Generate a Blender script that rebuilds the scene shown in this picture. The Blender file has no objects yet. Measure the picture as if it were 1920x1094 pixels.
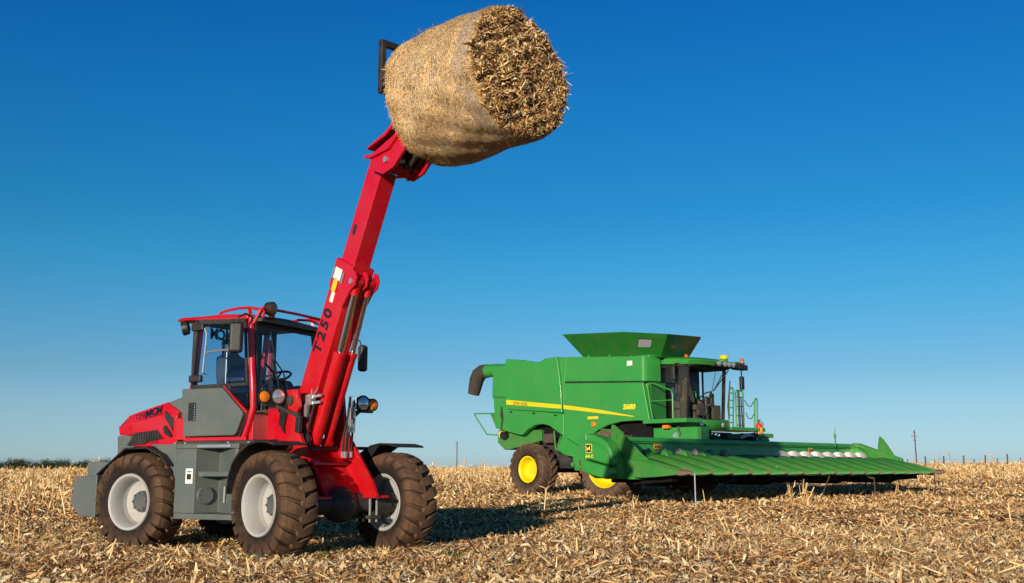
import bpy, bmesh, math, random
import numpy as np
from mathutils import Vector, Matrix
random.seed(7); rng = np.random.default_rng(11)
USE_HAZE = False
S = bpy.context.scene
COL = S.collection
R = math.radians
# ---------------------------------------------------------------- camera, sky, sun, exposure
cd = bpy.data.cameras.new('camera'); cam = bpy.data.objects.new('camera', cd); COL.objects.link(cam)
cam.location = (0, 0, .97); cam.rotation_euler = (R(90 + 9.65), 0, 0)
cd.sensor_width = 36; cd.lens = 36.94; cd.clip_start = .1; cd.clip_end = 6000
S.camera = cam
SUN_TO = Vector((-.345, -.94, 0)).normalized(); EL = R(10.0)
w = bpy.data.worlds.new('World'); S.world = w; w.use_nodes = True
nt = w.node_tree; nt.nodes.clear()
sky = nt.nodes.new('ShaderNodeTexSky'); sky.sky_type = 'NISHITA'; sky.sun_disc = False
sky.sun_elevation = EL; sky.sun_rotation = math.atan2(SUN_TO.x, SUN_TO.y)
sky.altitude = 600; sky.air_density = 1.0; sky.dust_density = .4; sky.ozone_density = 3.0
hsv = nt.nodes.new('ShaderNodeHueSaturation'); hsv.inputs['Value'].default_value = 1.02
bg = nt.nodes.new('ShaderNodeBackground'); out = nt.nodes.new('ShaderNodeOutputWorld')
geo = nt.nodes.new('ShaderNodeTexCoord'); sep = nt.nodes.new('ShaderNodeSeparateXYZ')
ramp = nt.nodes.new('ShaderNodeValToRGB'); mul = nt.nodes.new('ShaderNodeMix'); mul.data_type = 'RGBA'; mul.blend_type = 'MULTIPLY'; mul.inputs[0].default_value = 1
nt.links.new(geo.outputs['Generated'], sep.inputs[0]); nt.links.new(sep.outputs[2], ramp.inputs[0])
SKY_ST = [(0.0158, (0.532, 0.719, 1.15)), (0.0407, (0.518, 0.67, 0.945)), (0.0657, (0.489, 0.642, 0.822)), (0.0908, (0.397, 0.59, 0.749)), (0.1411, (0.263, 0.611, 0.762)), (0.1911, (0.16, 0.622, 0.786)), (0.2405, (0.101, 0.574, 0.775)), (0.3361, (0.059, 0.551, 0.851)), (0.4231, (0.037, 0.494, 0.875)), (0.47, (0.02, 0.15, 0.30)), (1.0, (0.006, 0.03, 0.07))]
bg_e = ramp.color_ramp.elements
while len(bg_e) < len(SKY_ST): bg_e.new(.5)
for e_, (p_, c_) in zip(bg_e, SKY_ST): e_.position = p_; e_.color = (*c_, 1)
nt.links.new(sky.outputs[0], mul.inputs[6]); nt.links.new(ramp.outputs[0], mul.inputs[7])
nt.links.new(mul.outputs[2], hsv.inputs['Color']); nt.links.new(hsv.outputs[0], bg.inputs[0]); nt.links.new(bg.outputs[0], out.inputs[0])
bg.inputs[1].default_value = .15
sl = bpy.data.lights.new('sun', 'SUN'); sun = bpy.data.objects.new('sun', sl); COL.objects.link(sun)
sl.energy = 5.0; sl.angle = R(.55); sl.color = (1, .87, .69)
d = Vector((SUN_TO.x*math.cos(EL), SUN_TO.y*math.cos(EL), math.sin(EL)))
sun.rotation_euler = d.to_track_quat('Z', 'Y').to_euler()
S.view_settings.view_transform = 'Standard'; S.view_settings.look = 'None'
S.view_settings.exposure = 0; S.view_settings.gamma = 1

# ---------------------------------------------------------------- helpers
def tag(o, label=None, cat=None, group=None, kind=None):
    for k, v in (('label', label), ('category', cat), ('group', group), ('kind', kind)):
        if v: o[k] = v
    return o
def empty(name, loc=(0,0,0), rz=0, parent=None):
    o = bpy.data.objects.new(name, None); COL.objects.link(o); o.location = loc; o.rotation_euler = (0,0,rz); o.parent = parent
    o.empty_display_size = .2
    return o
def copy_tree(o, parent=None):
    c = o.copy(); COL.objects.link(c); c.parent = parent
    for ch in o.children: copy_tree(ch, c)
    return c
class MB:
    def __init__(s): s.v = []; s.f = []; s.mi = []; s.m = 0
    def add(s, vs, fs):
        n = len(s.v); s.v += [tuple(p) for p in vs]; s.f += [tuple(i+n for i in f) for f in fs]; s.mi += [s.m]*len(fs); return s
    def box(s, x0, x1, y0, y1, z0, z1):
        v = [(x,y,z) for x in (x0,x1) for y in (y0,y1) for z in (z0,z1)]
        return s.add(v, [(0,1,3,2),(4,6,7,5),(0,4,5,1),(2,3,7,6),(0,2,6,4),(1,5,7,3)])
    def prism(s, pts, ax, a, b):
        def P(p, t): return {'y':(p[0],t,p[1]),'x':(t,p[0],p[1]),'z':(p[0],p[1],t)}[ax]
        n = len(pts); v = [P(p,a) for p in pts]+[P(p,b) for p in pts]
        return s.add(v, [tuple(range(n))[::-1], tuple(range(n,2*n))]+[(i,(i+1)%n,(i+1)%n+n,i+n) for i in range(n)])
    def loft(s, loops, cap=True):
        n = len(loops[0]); v = [p for l in loops for p in l]; f = []
        for k in range(len(loops)-1):
            for i in range(n): f.append((k*n+i, k*n+(i+1)%n, (k+1)*n+(i+1)%n, (k+1)*n+i))
        if cap: f += [tuple(range(n))[::-1], tuple(range((len(loops)-1)*n, len(loops)*n))]
        return s.add(v, f)
    def plate(s, pts3, t):      # thin solid from a 3-D outline, thickness vector t
        n = len(pts3); t = Vector(t); v = [Vector(p) for p in pts3]+[Vector(p)+t for p in pts3]
        return s.add(v, [tuple(range(n))[::-1], tuple(range(n,2*n))]+[(i,(i+1)%n,(i+1)%n+n,i+n) for i in range(n)])
    def tube(s, pts, r, n=8, closed=False, rs=None):
        pts = [Vector(p) for p in pts]; loops = []; N = len(pts); up = None
        for i, p in enumerate(pts):
            a = pts[(i-1)%N] if (i or closed) else p; b = pts[(i+1)%N] if (i < N-1 or closed) else p
            t = (b-a).normalized()
            if up is None: up = t.orthogonal().normalized()
            up = (up - t*up.dot(t)).normalized(); q = t.cross(up); rr = rs[i] if rs else r
            loops.append([p+(up*math.cos(2*math.pi*k/n)+q*math.sin(2*math.pi*k/n))*rr for k in range(n)])
        if closed: loops.append(loops[0])
        return s.loft(loops, not closed)
    def rod(s, p0, p1, r0, r1=None, n=16):
        return s.tube([p0, p1], r0, n, rs=[r0, r0 if r1 is None else r1])
    def bar(s, p0, p1, w, h, up=(0,0,1)):
        p0, p1 = Vector(p0), Vector(p1); t = (p1-p0).normalized(); u = Vector(up); sd = t.cross(u)
        if sd.length < 1e-4: sd = t.orthogonal()
        sd.normalize(); u = sd.cross(t)
        return s.loft([[p+sd*a*w/2+u*b*h/2 for a,b in ((-1,-1),(1,-1),(1,1),(-1,1))] for p in (p0,p1)])
    def lathe(s, prof, c=(0,0,0), ax=(0,1,0), n=40, closed=False, cap=True):
        ax = Vector(ax).normalized(); u = ax.orthogonal().normalized(); q = ax.cross(u); c = Vector(c)
        loops = [[c+ax*a+(u*math.cos(2*math.pi*k/n)+q*math.sin(2*math.pi*k/n))*max(r,1e-4) for k in range(n)] for a, r in prof]
        if closed: loops.append(loops[0])
        return s.loft(loops, cap and not closed)
    def ball(s, c, r, n=16, m=10):
        r = (r,r,r) if isinstance(r,(int,float)) else r; L = []
        for j in range(m+1):
            t = -math.pi/2+math.pi*j/m; k = max(math.cos(t),.01)
            L.append([(c[0]+r[0]*k*math.cos(2*math.pi*i/n), c[1]+r[1]*k*math.sin(2*math.pi*i/n), c[2]+r[2]*math.sin(t)) for i in range(n)])
        return s.loft(L)
    def xf(s, mt, i0=0):
        s.v[i0:] = [tuple(mt @ Vector(p)) for p in s.v[i0:]]; return s
    def build(s, name, mat, parent=None, bevel=0, smooth=True, loc=None, ang=32):
        me = bpy.data.meshes.new(name); me.from_pydata(s.v, [], s.f)
        bm = bmesh.new(); bm.from_mesh(me)
        bmesh.ops.recalc_face_normals(bm, faces=bm.faces); bm.to_mesh(me); bm.free()
        for m_ in (mat if isinstance(mat,(list,tuple)) else [mat]): me.materials.append(m_)
        me.polygons.foreach_set('material_index', s.mi)
        if smooth: me.shade_smooth(); me.set_sharp_from_angle(angle=R(ang))
        o = bpy.data.objects.new(name, me); COL.objects.link(o); o.parent = parent
        if loc: o.location = loc
        if bevel:
            b = o.modifiers.new('bevel','BEVEL'); b.width = bevel; b.segments = 2; b.limit_method = 'ANGLE'; b.angle_limit = R(30); b.harden_normals = True
        return o
def text(name, body, size, mat, parent, mt, depth=.004, bold=0.0, shear=0.0, space=1.0, sx=1.0):
    cu = bpy.data.curves.new(name,'FONT'); cu.body = body; cu.size = size; cu.extrude = depth; cu.offset = bold; cu.shear = shear; cu.space_character = space
    cu.align_x = 'CENTER'; cu.align_y = 'CENTER'; cu.resolution_u = 3
    t = bpy.data.objects.new(name, cu); COL.objects.link(t); bpy.context.view_layer.update()
    me = bpy.data.meshes.new_from_object(t.evaluated_get(bpy.context.evaluated_depsgraph_get()))
    bpy.data.objects.remove(t)
    me.transform(Matrix.Diagonal((sx,1,1,1))); me.transform(mt); me.materials.clear(); me.materials.append(mat)
    o = bpy.data.objects.new(name, me); COL.objects.link(o); o.parent = parent
    return o
def frame(o, x, y):   # matrix whose local X, Y axes are x, y (for lettering)
    x = Vector(x).normalized(); y = Vector(y); y = (y-x*y.dot(x)).normalized(); z = x.cross(y)
    m = Matrix((x,y,z)).transposed().to_4x4(); m.translation = Vector(o); return m

# ---------------------------------------------------------------- materials
def N(nt, t, **k):
    n = nt.nodes.new(t)
    for a, b in k.items(): setattr(n, a, b)
    return n
def mat_base(name):
    m = bpy.data.materials.new(name); m.use_nodes = True; return m, m.node_tree, m.node_tree.nodes['Principled BSDF']
def paint(name, col, rough=.35, metal=0.0, coat=.3, dust=.25, dcol=(.30,.20,.12), bump=.02, dscale=2.5, spec=.5):
    m, nt, b = mat_base(name); L = nt.links.new
    tc = N(nt,'ShaderNodeTexCoord'); n1 = N(nt,'ShaderNodeTexNoise'); n1.inputs['Scale'].default_value = dscale; n1.inputs['Detail'].default_value = 8; n1.inputs['Roughness'].default_value = .65
    L(tc.outputs['Object'], n1.inputs['Vector'])
    rp = N(nt,'ShaderNodeValToRGB'); rp.color_ramp.elements[0].position = .42; rp.color_ramp.elements[1].position = .75
    rp.color_ramp.elements[0].color = (0,0,0,1); rp.color_ramp.elements[1].color = (dust,dust,dust,1); L(n1.outputs[0], rp.inputs[0])
    mx = N(nt,'ShaderNodeMix', data_type='RGBA'); mx.inputs[6].default_value = (*col,1); mx.inputs[7].default_value = (*dcol,1); L(rp.outputs[0], mx.inputs[0]); L(mx.outputs[2], b.inputs['Base Color'])
    n2 = N(nt,'ShaderNodeTexNoise'); n2.inputs['Scale'].default_value = 35; n2.inputs['Detail'].default_value = 3; L(tc.outputs['Object'], n2.inputs['Vector'])
    mr = N(nt,'ShaderNodeMapRange'); mr.inputs[3].default_value = rough*.8; mr.inputs[4].default_value = min(1,rough*1.35); L(n2.outputs[0], mr.inputs[0])
    if dust > .03:
        n4 = N(nt,'ShaderNodeTexNoise'); n4.inputs['Scale'].default_value = 55; n4.inputs['Detail'].default_value = 4; n4.inputs['Roughness'].default_value = .7; L(tc.outputs['Object'], n4.inputs['Vector'])
        r4 = N(nt,'ShaderNodeMapRange'); r4.inputs[1].default_value = .60; r4.inputs[2].default_value = .70; r4.inputs[4].default_value = min(.6, dust*1.6+.08); L(n4.outputs[0], r4.inputs[0])
        m4 = N(nt,'ShaderNodeMix', data_type='RGBA'); m4.inputs[7].default_value = (*dcol,1); L(r4.outputs[0], m4.inputs[0]); L(mx.outputs[2], m4.inputs[6]); L(m4.outputs[2], b.inputs['Base Color'])
        n5 = N(nt,'ShaderNodeTexNoise'); n5.inputs['Scale'].default_value = .9; n5.inputs['Detail'].default_value = 5; L(tc.outputs['Object'], n5.inputs['Vector'])
        h5 = N(nt,'ShaderNodeHueSaturation'); v5 = N(nt,'ShaderNodeMapRange'); v5.inputs[3].default_value = .86; v5.inputs[4].default_value = 1.12; L(n5.outputs[0], v5.inputs[0]); L(v5.outputs[0], h5.inputs['Value']); h5.inputs['Color'].default_value = (*col,1); L(h5.outputs[0], mx.inputs[6])
    ad = N(nt,'ShaderNodeMath', operation='ADD', use_clamp=True); L(mr.outputs[0], ad.inputs[0]); L(rp.outputs[0], ad.inputs[1]); L(ad.outputs[0], b.inputs['Roughness'])
    b.inputs['Metallic'].default_value = metal; b.inputs['Coat Weight'].default_value = coat; b.inputs['Coat Roughness'].default_value = .12; b.inputs['Specular IOR Level'].default_value = spec
    if bump:
        bp = N(nt,'ShaderNodeBump'); bp.inputs['Strength'].default_value = bump*.5; bp.inputs['Distance'].default_value = .05
        n3 = N(nt,'ShaderNodeTexNoise'); n3.inputs['Scale'].default_value = 1.5; L(tc.outputs['Object'], n3.inputs['Vector']); L(n3.outputs[0], bp.inputs['Height']); L(bp.outputs[0], b.inputs['Normal'])
    return m
def glassy(name, tint, gloss=.1, rough=.02):
    m = bpy.data.materials.new(name); m.use_nodes = True; nt = m.node_tree; nt.nodes.clear(); L = nt.links.new
    o = N(nt,'ShaderNodeOutputMaterial'); tr = N(nt,'ShaderNodeBsdfTransparent'); tr.inputs[0].default_value = (*tint,1)
    g = N(nt,'ShaderNodeBsdfGlossy'); g.inputs['Roughness'].default_value = rough
    fr0 = N(nt,'ShaderNodeFresnel'); fr0.inputs[0].default_value = 1.45; ge = N(nt,'ShaderNodeNewGeometry'); inv = N(nt,'ShaderNodeMath', operation='SUBTRACT'); inv.inputs[0].default_value = 1; L(ge.outputs['Backfacing'], inv.inputs[1])
    fr = N(nt,'ShaderNodeMath', operation='MULTIPLY'); L(fr0.outputs[0], fr.inputs[0]); L(inv.outputs[0], fr.inputs[1]); ad = N(nt,'ShaderNodeMath', operation='MULTIPLY_ADD', use_clamp=True); ad.inputs[1].default_value = .8; ad.inputs[2].default_value = gloss
    mx = N(nt,'ShaderNodeMixShader'); L(fr.outputs[0], ad.inputs[0]); L(ad.outputs[0], mx.inputs[0]); L(tr.outputs[0], mx.inputs[1]); L(g.outputs[0], mx.inputs[2]); L(mx.outputs[0], o.inputs[0])
    return m
def ramped(name, stops, scale, detail=6, rough=.9, coord='Object', attr=None, bump=.4, bscale=None, trans=0.0, dist=.02):
    m, nt, b = mat_base(name); L = nt.links.new
    tc = N(nt,'ShaderNodeTexCoord'); n1 = N(nt,'ShaderNodeTexNoise'); n1.inputs['Scale'].default_value = scale; n1.inputs['Detail'].default_value = detail; n1.inputs['Roughness'].default_value = .65
    L(tc.outputs[coord], n1.inputs['Vector']); rp = N(nt,'ShaderNodeValToRGB'); e = rp.color_ramp.elements
    while len(e) < len(stops): e.new(.5)
    for x, (p, c) in zip(e, stops): x.position = p; x.color = (*c,1)
    if attr:
        at = N(nt,'ShaderNodeAttribute', attribute_name=attr); mxx = N(nt,'ShaderNodeMath', operation='MULTIPLY_ADD'); mxx.inputs[1].default_value = .25
        sb = N(nt,'ShaderNodeMath', operation='SUBTRACT'); L(n1.outputs[0], sb.inputs[0]); sb.inputs[1].default_value = .5
        L(sb.outputs[0], mxx.inputs[0]); L(at.outputs['Fac'], mxx.inputs[2]); L(mxx.outputs[0], rp.inputs[0])
    else: L(n1.outputs[0], rp.inputs[0])
    L(rp.outputs[0], b.inputs['Base Color']); b.inputs['Roughness'].default_value = rough; b.inputs['Specular IOR Level'].default_value = .2
    if bump:
        bp = N(nt,'ShaderNodeBump'); bp.inputs['Strength'].default_value = bump; bp.inputs['Distance'].default_value = dist
        n3 = N(nt,'ShaderNodeTexNoise'); n3.inputs['Scale'].default_value = bscale or scale*3; n3.inputs['Detail'].default_value = 5; L(tc.outputs[coord], n3.inputs['Vector']); L(n3.outputs[0], bp.inputs['Height']); L(bp.outputs[0], b.inputs['Normal'])
    return m
RED = paint('red_paint', (.54,.001,.017), .26, coat=.35, dust=.11)
REDD = paint('orange_red_paint', (.55,.001,.009), .26, coat=.35, dust=.11)
GREY = paint('grey_paint', (.095,.118,.115), .42, coat=.15, dust=.16)
BLACK = paint('black_plastic', (.012,.012,.014), .45, coat=0, dust=.12)
DARK = paint('dark_steel', (.02,.022,.026), .5, coat=.1, dust=.2)
HUBG = paint('dark_hub_paint', (.07,.085,.09), .45, coat=.2, dust=.2)
WHITE = paint('white_rim_paint', (.42,.42,.41), .42, coat=.15, dust=.45)
SILVER = paint('bright_steel', (.55,.55,.55), .28, metal=.7, coat=0, dust=.05)
CHROME = paint('chrome_rod', (.75,.75,.75), .12, metal=1, coat=0, dust=0)
GREEN = paint('green_paint', (.034,.285,.045), .32, coat=.25, dust=.14, dcol=(.20,.24,.09))
GREEN2 = paint('faded_green_poly', (.035,.215,.03), .42, coat=.12, dust=.35, dcol=(.16,.21,.08), dscale=1.6)
GREEND = paint('hopper_green', (.014,.17,.022), .4, coat=.2, dust=.25, dcol=(.12,.14,.05))
YEL = paint('yellow_paint', (.85,.62,.0), .4, coat=.2, dust=.12)
def tyre_mat(name, r0, r1, dark, dust, scale):
    m, nt, b = mat_base(name); L = nt.links.new
    tc = N(nt,'ShaderNodeTexCoord'); sp = N(nt,'ShaderNodeSeparateXYZ'); L(tc.outputs['Object'], sp.inputs[0]); cb = N(nt,'ShaderNodeCombineXYZ'); L(sp.outputs[0], cb.inputs[0]); L(sp.outputs[2], cb.inputs[2])
    ln = N(nt,'ShaderNodeVectorMath', operation='LENGTH'); L(cb.outputs[0], ln.inputs[0])
    mr = N(nt,'ShaderNodeMapRange'); mr.inputs[1].default_value = r0; mr.inputs[2].default_value = r1; mr.inputs[3].default_value = -.18; mr.inputs[4].default_value = .22; L(ln.outputs['Value'], mr.inputs[0])
    n1 = N(nt,'ShaderNodeTexNoise'); n1.inputs['Scale'].default_value = scale; n1.inputs['Detail'].default_value = 9; n1.inputs['Roughness'].default_value = .68; L(tc.outputs['Object'], n1.inputs['Vector'])
    ad = N(nt,'ShaderNodeMath', operation='ADD'); L(n1.outputs[0], ad.inputs[0]); L(mr.outputs[0], ad.inputs[1])
    rp = N(nt,'ShaderNodeValToRGB'); e = rp.color_ramp.elements; e.new(.5); e[0].position = .32; e[0].color = (*dark,1); e[1].position = .55; e[1].color = (*[(a+c)/2*.9 for a, c in zip(dark,dust)],1); e[2].position = .82; e[2].color = (*dust,1)
    L(ad.outputs[0], rp.inputs[0]); L(rp.outputs[0], b.inputs['Base Color']); b.inputs['Roughness'].default_value = .85; b.inputs['Specular IOR Level'].default_value = .25
    n3 = N(nt,'ShaderNodeTexNoise'); n3.inputs['Scale'].default_value = 45; n3.inputs['Detail'].default_value = 5; L(tc.outputs['Object'], n3.inputs['Vector']); bp = N(nt,'ShaderNodeBump'); bp.inputs['Strength'].default_value = .5; bp.inputs['Distance'].default_value = .02; L(n3.outputs[0], bp.inputs['Height']); L(bp.outputs[0], b.inputs['Normal'])
    return m
TYRE = tyre_mat('dusty_tyre_rubber', .40, .62, (.020,.013,.011), (.18,.100,.056), 4)
TYRE2 = tyre_mat('dusty_large_tyre_rubber', .5, .95, (.055,.035,.026), (.22,.135,.09), 2.5)
RUBBER = paint('worn_rubber', (.06,.045,.038), .7, coat=0, dust=.5, dcol=(.2,.12,.08))
def plain(name, col, rough=.5, emit=None, metal=0):
    m, nt, b = mat_base(name); b.inputs['Base Color'].default_value = (*col,1); b.inputs['Roughness'].default_value = rough; b.inputs['Metallic'].default_value = metal
    tc = N(nt,'ShaderNodeTexCoord'); n = N(nt,'ShaderNodeTexNoise'); n.inputs['Scale'].default_value = 20; nt.links.new(tc.outputs['Object'], n.inputs['Vector'])
    mr = N(nt,'ShaderNodeMapRange'); mr.inputs[3].default_value = rough*.8; mr.inputs[4].default_value = min(1,rough*1.3); nt.links.new(n.outputs[0], mr.inputs[0]); nt.links.new(mr.outputs[0], b.inputs['Roughness'])
    return m
ORANGE = plain('orange_lens', (.8,.22,.01), .25); LENS = plain('lamp_lens', (.65,.68,.72), .08, metal=.7)
LETBLK = plain('black_lettering', (.012,.012,.03), .4); LETYEL = plain('yellow_lettering', (.9,.7,.02), .45)
STICK = plain('white_sticker', (.75,.73,.7), .5); STICKY = plain('yellow_sticker', (.85,.55,.02), .5); STICKO = plain('orange_warning_sticker', (.6,.3,.05), .5)
SEATM = paint('blue_grey_seat_vinyl', (.035,.065,.12), .35, coat=.3, dust=.1)
CLOTH = paint('tan_seat_cloth', (.075,.06,.042), .85, coat=0, dust=.15)
GLASS = glassy('tinted_cab_glass', (.80,.87,.93), .0); GLASSC = glassy('clear_windshield', (.95,.97,.98), .0)
MIRROR = plain('mirror_back_plastic', (.03,.03,.03), .3)
REDX = plain('extinguisher_red', (.75,.03,.01), .3)
# ---------------------------------------------------------------- ground
def sst(t): t = np.clip(t,0,1); return t*t*(3-2*t)
def gh(x, y):
    x = np.asarray(x,float); y = np.asarray(y,float)
    rise = np.interp(y, [13,16,20,25,29,34,45,60,80,200], [0,.02,.08,.14,.17,.26,.43,.67,.93,.97])
    far = sst((y-80)/60)
    g = rise + .0085*np.clip(x,-60,60)*sst((y-14)/60)
    g = g - far*.02*g
    g = g + .02*np.sin(x*1.1+y*.6)*np.cos(y*.9-x*.3)*sst((y-6)/3) + .012*np.sin(x*3.1+1)*np.sin(y*2.7)
    return g
def gz(x, y): return float(gh(x, y))
ys = np.concatenate([np.linspace(-30,6,10)[:-1], np.arange(6,24,.12), np.arange(24,50,.4), np.arange(50,130,2), np.geomspace(130,4500,24)])
us = np.concatenate([np.linspace(-1,-.62,8)[:-1], np.linspace(-.62,.62,150), np.linspace(.62,1,8)[1:]])
YY, UU = np.meshgrid(ys, us, indexing='ij'); XX = UU*(np.abs(YY)*1.2+14)
ZZ = gh(XX, YY)
nr, nc = XX.shape; co = np.stack([XX,YY,ZZ],-1).reshape(-1,3)
i = np.arange((nr-1)*nc).reshape(nr-1,nc)[:,:-1].ravel()
fc = np.stack([i,i+1,i+nc+1,i+nc],-1)
def np_mesh(name, co, quads, mat, tint=None, parent=None, smooth=False):
    me = bpy.data.meshes.new(name); me.vertices.add(len(co)); me.vertices.foreach_set('co', np.ascontiguousarray(co,dtype=np.float32).ravel())
    nq = len(quads); me.loops.add(nq*4); me.loops.foreach_set('vertex_index', np.ascontiguousarray(quads,dtype=np.int32).ravel())
    me.polygons.add(nq); me.polygons.foreach_set('loop_start', np.arange(0,nq*4,4,dtype=np.int32))
    if tint is not None:
        a = me.attributes.new('tint','FLOAT','POINT'); a.data.foreach_set('value', np.ascontiguousarray(tint,dtype=np.float32))
    me.update(calc_edges=True); me.validate()
    if smooth: me.polygons.foreach_set('use_smooth', np.ones(nq,bool))
    me.materials.append(mat)
    o = bpy.data.objects.new(name, me); COL.objects.link(o); o.parent = parent; return o
SOIL = ramped('straw_covered_red_soil', [(.3,(.05,.018,.008)),(.48,(.13,.055,.024)),(.62,(.34,.19,.08)),(.78,(.50,.34,.16))], 6.5, 10, .95, bump=.8, bscale=20, dist=.04)
tag(np_mesh('ground', co, fc, SOIL, smooth=True), kind='structure')

# strips: bent ribbons of husk / leaf / stalk. returns verts, quads
def strips(P, L, W, yaw, pitch, roll, bend, K=3, fold=.0):
    n = len(P); t = np.linspace(-.5,.5,K+1)
    cy, sy = np.cos(yaw), np.sin(yaw)
    fx = np.stack([cy,sy,np.zeros(n)],-1); up0 = np.array([0,0,1.])
    d = fx*np.cos(pitch)[:,None] + up0*np.sin(pitch)[:,None]
    nrm = -fx*np.sin(pitch)[:,None] + up0*np.cos(pitch)[:,None]
    sd = np.cross(nrm, d)
    s2 = sd*np.cos(roll)[:,None] + nrm*np.sin(roll)[:,None]; n2 = -sd*np.sin(roll)[:,None] + nrm*np.cos(roll)[:,None]
    V = np.empty((n,K+1,2,3))
    wp = 1-np.abs(2*t)**2.2*.75
    for k in range(K+1):
        c = P + d*(L*t[k])[:,None] + n2*(bend*L*(t[k]**2*4-.5))[:,None]*.5
        tw = s2*np.cos(fold*t[k]) + n2*np.sin(fold*t[k])
        V[:,k,0] = c - tw*(W*wp[k]/2)[:,None]; V[:,k,1] = c + tw*(W*wp[k]/2)[:,None]
    base = (np.arange(n)*(K+1)*2)[:,None]
    q = np.concatenate([np.stack([base[:,0]+2*k, base[:,0]+2*k+1, base[:,0]+2*k+3, base[:,0]+2*k+2],-1) for k in range(K)])
    return V.reshape(-1,3), q
def prisms(P0, P1, r):     # 4-sided stalks
    n = len(P0); d = P1-P0; d /= np.linalg.norm(d,axis=1)[:,None]
    a = np.cross(d, np.array([.3,.8,.5])); a /= np.linalg.norm(a,axis=1)[:,None]; b = np.cross(d,a)
    V = np.empty((n,2,4,3))
    for k in range(4):
        o = (a*math.cos(k*math.pi/2)+b*math.sin(k*math.pi/2))*r[:,None]
        V[:,0,k] = P0+o; V[:,1,k] = P1+o*.85
    bs = np.arange(n)*8; q = [np.stack([bs+k,bs+(k+1)%4,bs+4+(k+1)%4,bs+4+k],-1) for k in range(4)]+[np.stack([bs+4,bs+5,bs+6,bs+7],-1)]
    return V.reshape(-1,3), np.concatenate(q)
def join(parts):
    co, qs, ti, n = [], [], [], 0
    for (v,q,t) in parts: co.append(v); qs.append(q+n); ti.append(t); n += len(v)
    return np.concatenate(co), np.concatenate(qs), np.concatenate(ti)
def scatter(n, y0, y1, pw=1.0, side=.56):
    u = rng.random(n); y = y0+(y1-y0)*u**pw; x = (rng.random(n)*2-1)*(y*side+1.0); return x, y
STRAW = ramped('dry_corn_residue', [(.0,(.12,.036,.014)),(.18,(.34,.145,.052)),(.38,(.64,.365,.145)),(.60,(.89,.61,.29)),(.85,(.98,.80,.50))], 14, 4, .75, attr='tint', bump=.3, bscale=60, dist=.01)
parts = []
def litter(n, y0, y1, smin, smax, wr, zoff, psd, pw=1.0, K=3, tl=(.5,.22)):
    x, y = scatter(n,y0,y1,pw)
    # patchy cover
    keep = rng.random(n) < np.maximum(.36, .52+.42*np.sin(x*1.7+np.sin(y*1.3)*2)*np.cos(y*1.1+x*.4)+.2*np.sin(x*.5+y*.35))
    x, y = x[keep], y[keep]; n = len(x)
    L = smin+(smax-smin)*rng.random(n)**2.2; W = np.clip(L*(wr[0]+(wr[1]-wr[0])*rng.random(n)), .004, .05)
    pitch = rng.normal(0,psd,n); roll = rng.normal(0,psd*1.5,n)
    z = gh(x,y)+zoff*rng.random(n)+np.abs(np.sin(pitch))*L*.35+.008
    v,q = strips(np.stack([x,y,z],-1),L,W,rng.random(n)*6.283,pitch,roll,rng.normal(0,.5,n),K,fold=.7)
    t = np.clip(rng.normal(tl[0],tl[1],n)-.22*(np.sin(x*.9+2)*np.sin(y*1.9+x*.6)>.35)*rng.random(n),0,1); parts.append((v,q,np.repeat(t,(K+1)*2)))
litter(150000, 8.2, 15, .015,.10,(.12,.38),.042,.32,tl=(.42,.27))
litter(5200, 8.2, 18, .08,.22,(.18,.34),.045,.24,tl=(.82,.13))
litter(80000, 8.2, 17, .05,.22,(.022,.055),.05,.22,tl=(.46,.30))
litter(16000, 8.2, 18, .10,.30,(.07,.16),.05,.20,tl=(.68,.2))
litter(170000, 14, 26, .025,.12,(.12,.36),.045,.38,tl=(.43,.27))
litter(130000, 24, 48, .05,.20,(.12,.32),.05,.5,K=2,tl=(.46,.25))
litter(70000, 45, 95, .15,.50,(.14,.30),.10,.8,K=2)
# loose stalk pieces lying on the ground
x, y = scatter(5200, 8.2, 34, 1.0); n = len(x); yaw = rng.random(n)*6.283; L = .06+.3*rng.random(n)**2; pt = np.abs(rng.normal(0,.22,n))
d = np.stack([np.cos(yaw)*np.cos(pt),np.sin(yaw)*np.cos(pt),np.sin(pt)],-1); z = gh(x,y)+.015
P0 = np.stack([x,y,z],-1); v,q = prisms(P0, P0+d*L[:,None], .005+.008*rng.random(n)); parts.append((v,q,np.repeat(np.clip(rng.normal(.4,.2,n),0,1),8)))
v,q,t = join(parts)
tag(np_mesh('corn_residue', v, q, STRAW, t), 'pale chopped corn husks leaves and stalk pieces covering the field', 'crop residue', kind='stuff')

# standing stubble (cut stalks in rows with torn leaves)
parts = []
rows = []
for y in np.arange(20.5, 92, .85):
    xs = np.arange(-.62*y-2, .60*y+2, .27); rows.append(np.stack([xs+rng.normal(0,.06,len(xs)), np.full(len(xs),y)+rng.normal(0,.07,len(xs))],-1))
p = np.concatenate(rows); x, y = p[:,0], p[:,1]
left = x < (-.2*y-3.2+np.sin(y*.4)*1.0)
midz = (y > 40+np.sin(x*.3)*2)
combine_zone = (x > -4) & (y < 46)
keep = (left | midz) & ~combine_zone & (rng.random(len(x)) < np.where(left,.85,.5))
keep |= (rng.random(len(x)) < .05) & (y > 24)
keep &= ~((x > .5) & (x < 15) & (y < 40) & (y > 17))
x, y = x[keep], y[keep]; n = len(x); left = left[keep]
H = np.where(left,.40,.26)*(.5+.9*rng.random(n))
z = gh(x,y); P0 = np.stack([x,y,z-.02],-1); lean = rng.normal(0,.16,(n,2))
P1 = P0+np.stack([lean[:,0]*H*1.3,lean[:,1]*H,H],-1)
v,q = prisms(P0,P1,.011+.007*rng.random(n)+.00010*y); parts.append((v,q,np.repeat(np.clip(rng.normal(.42,.16,n),0,1),8)))
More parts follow.
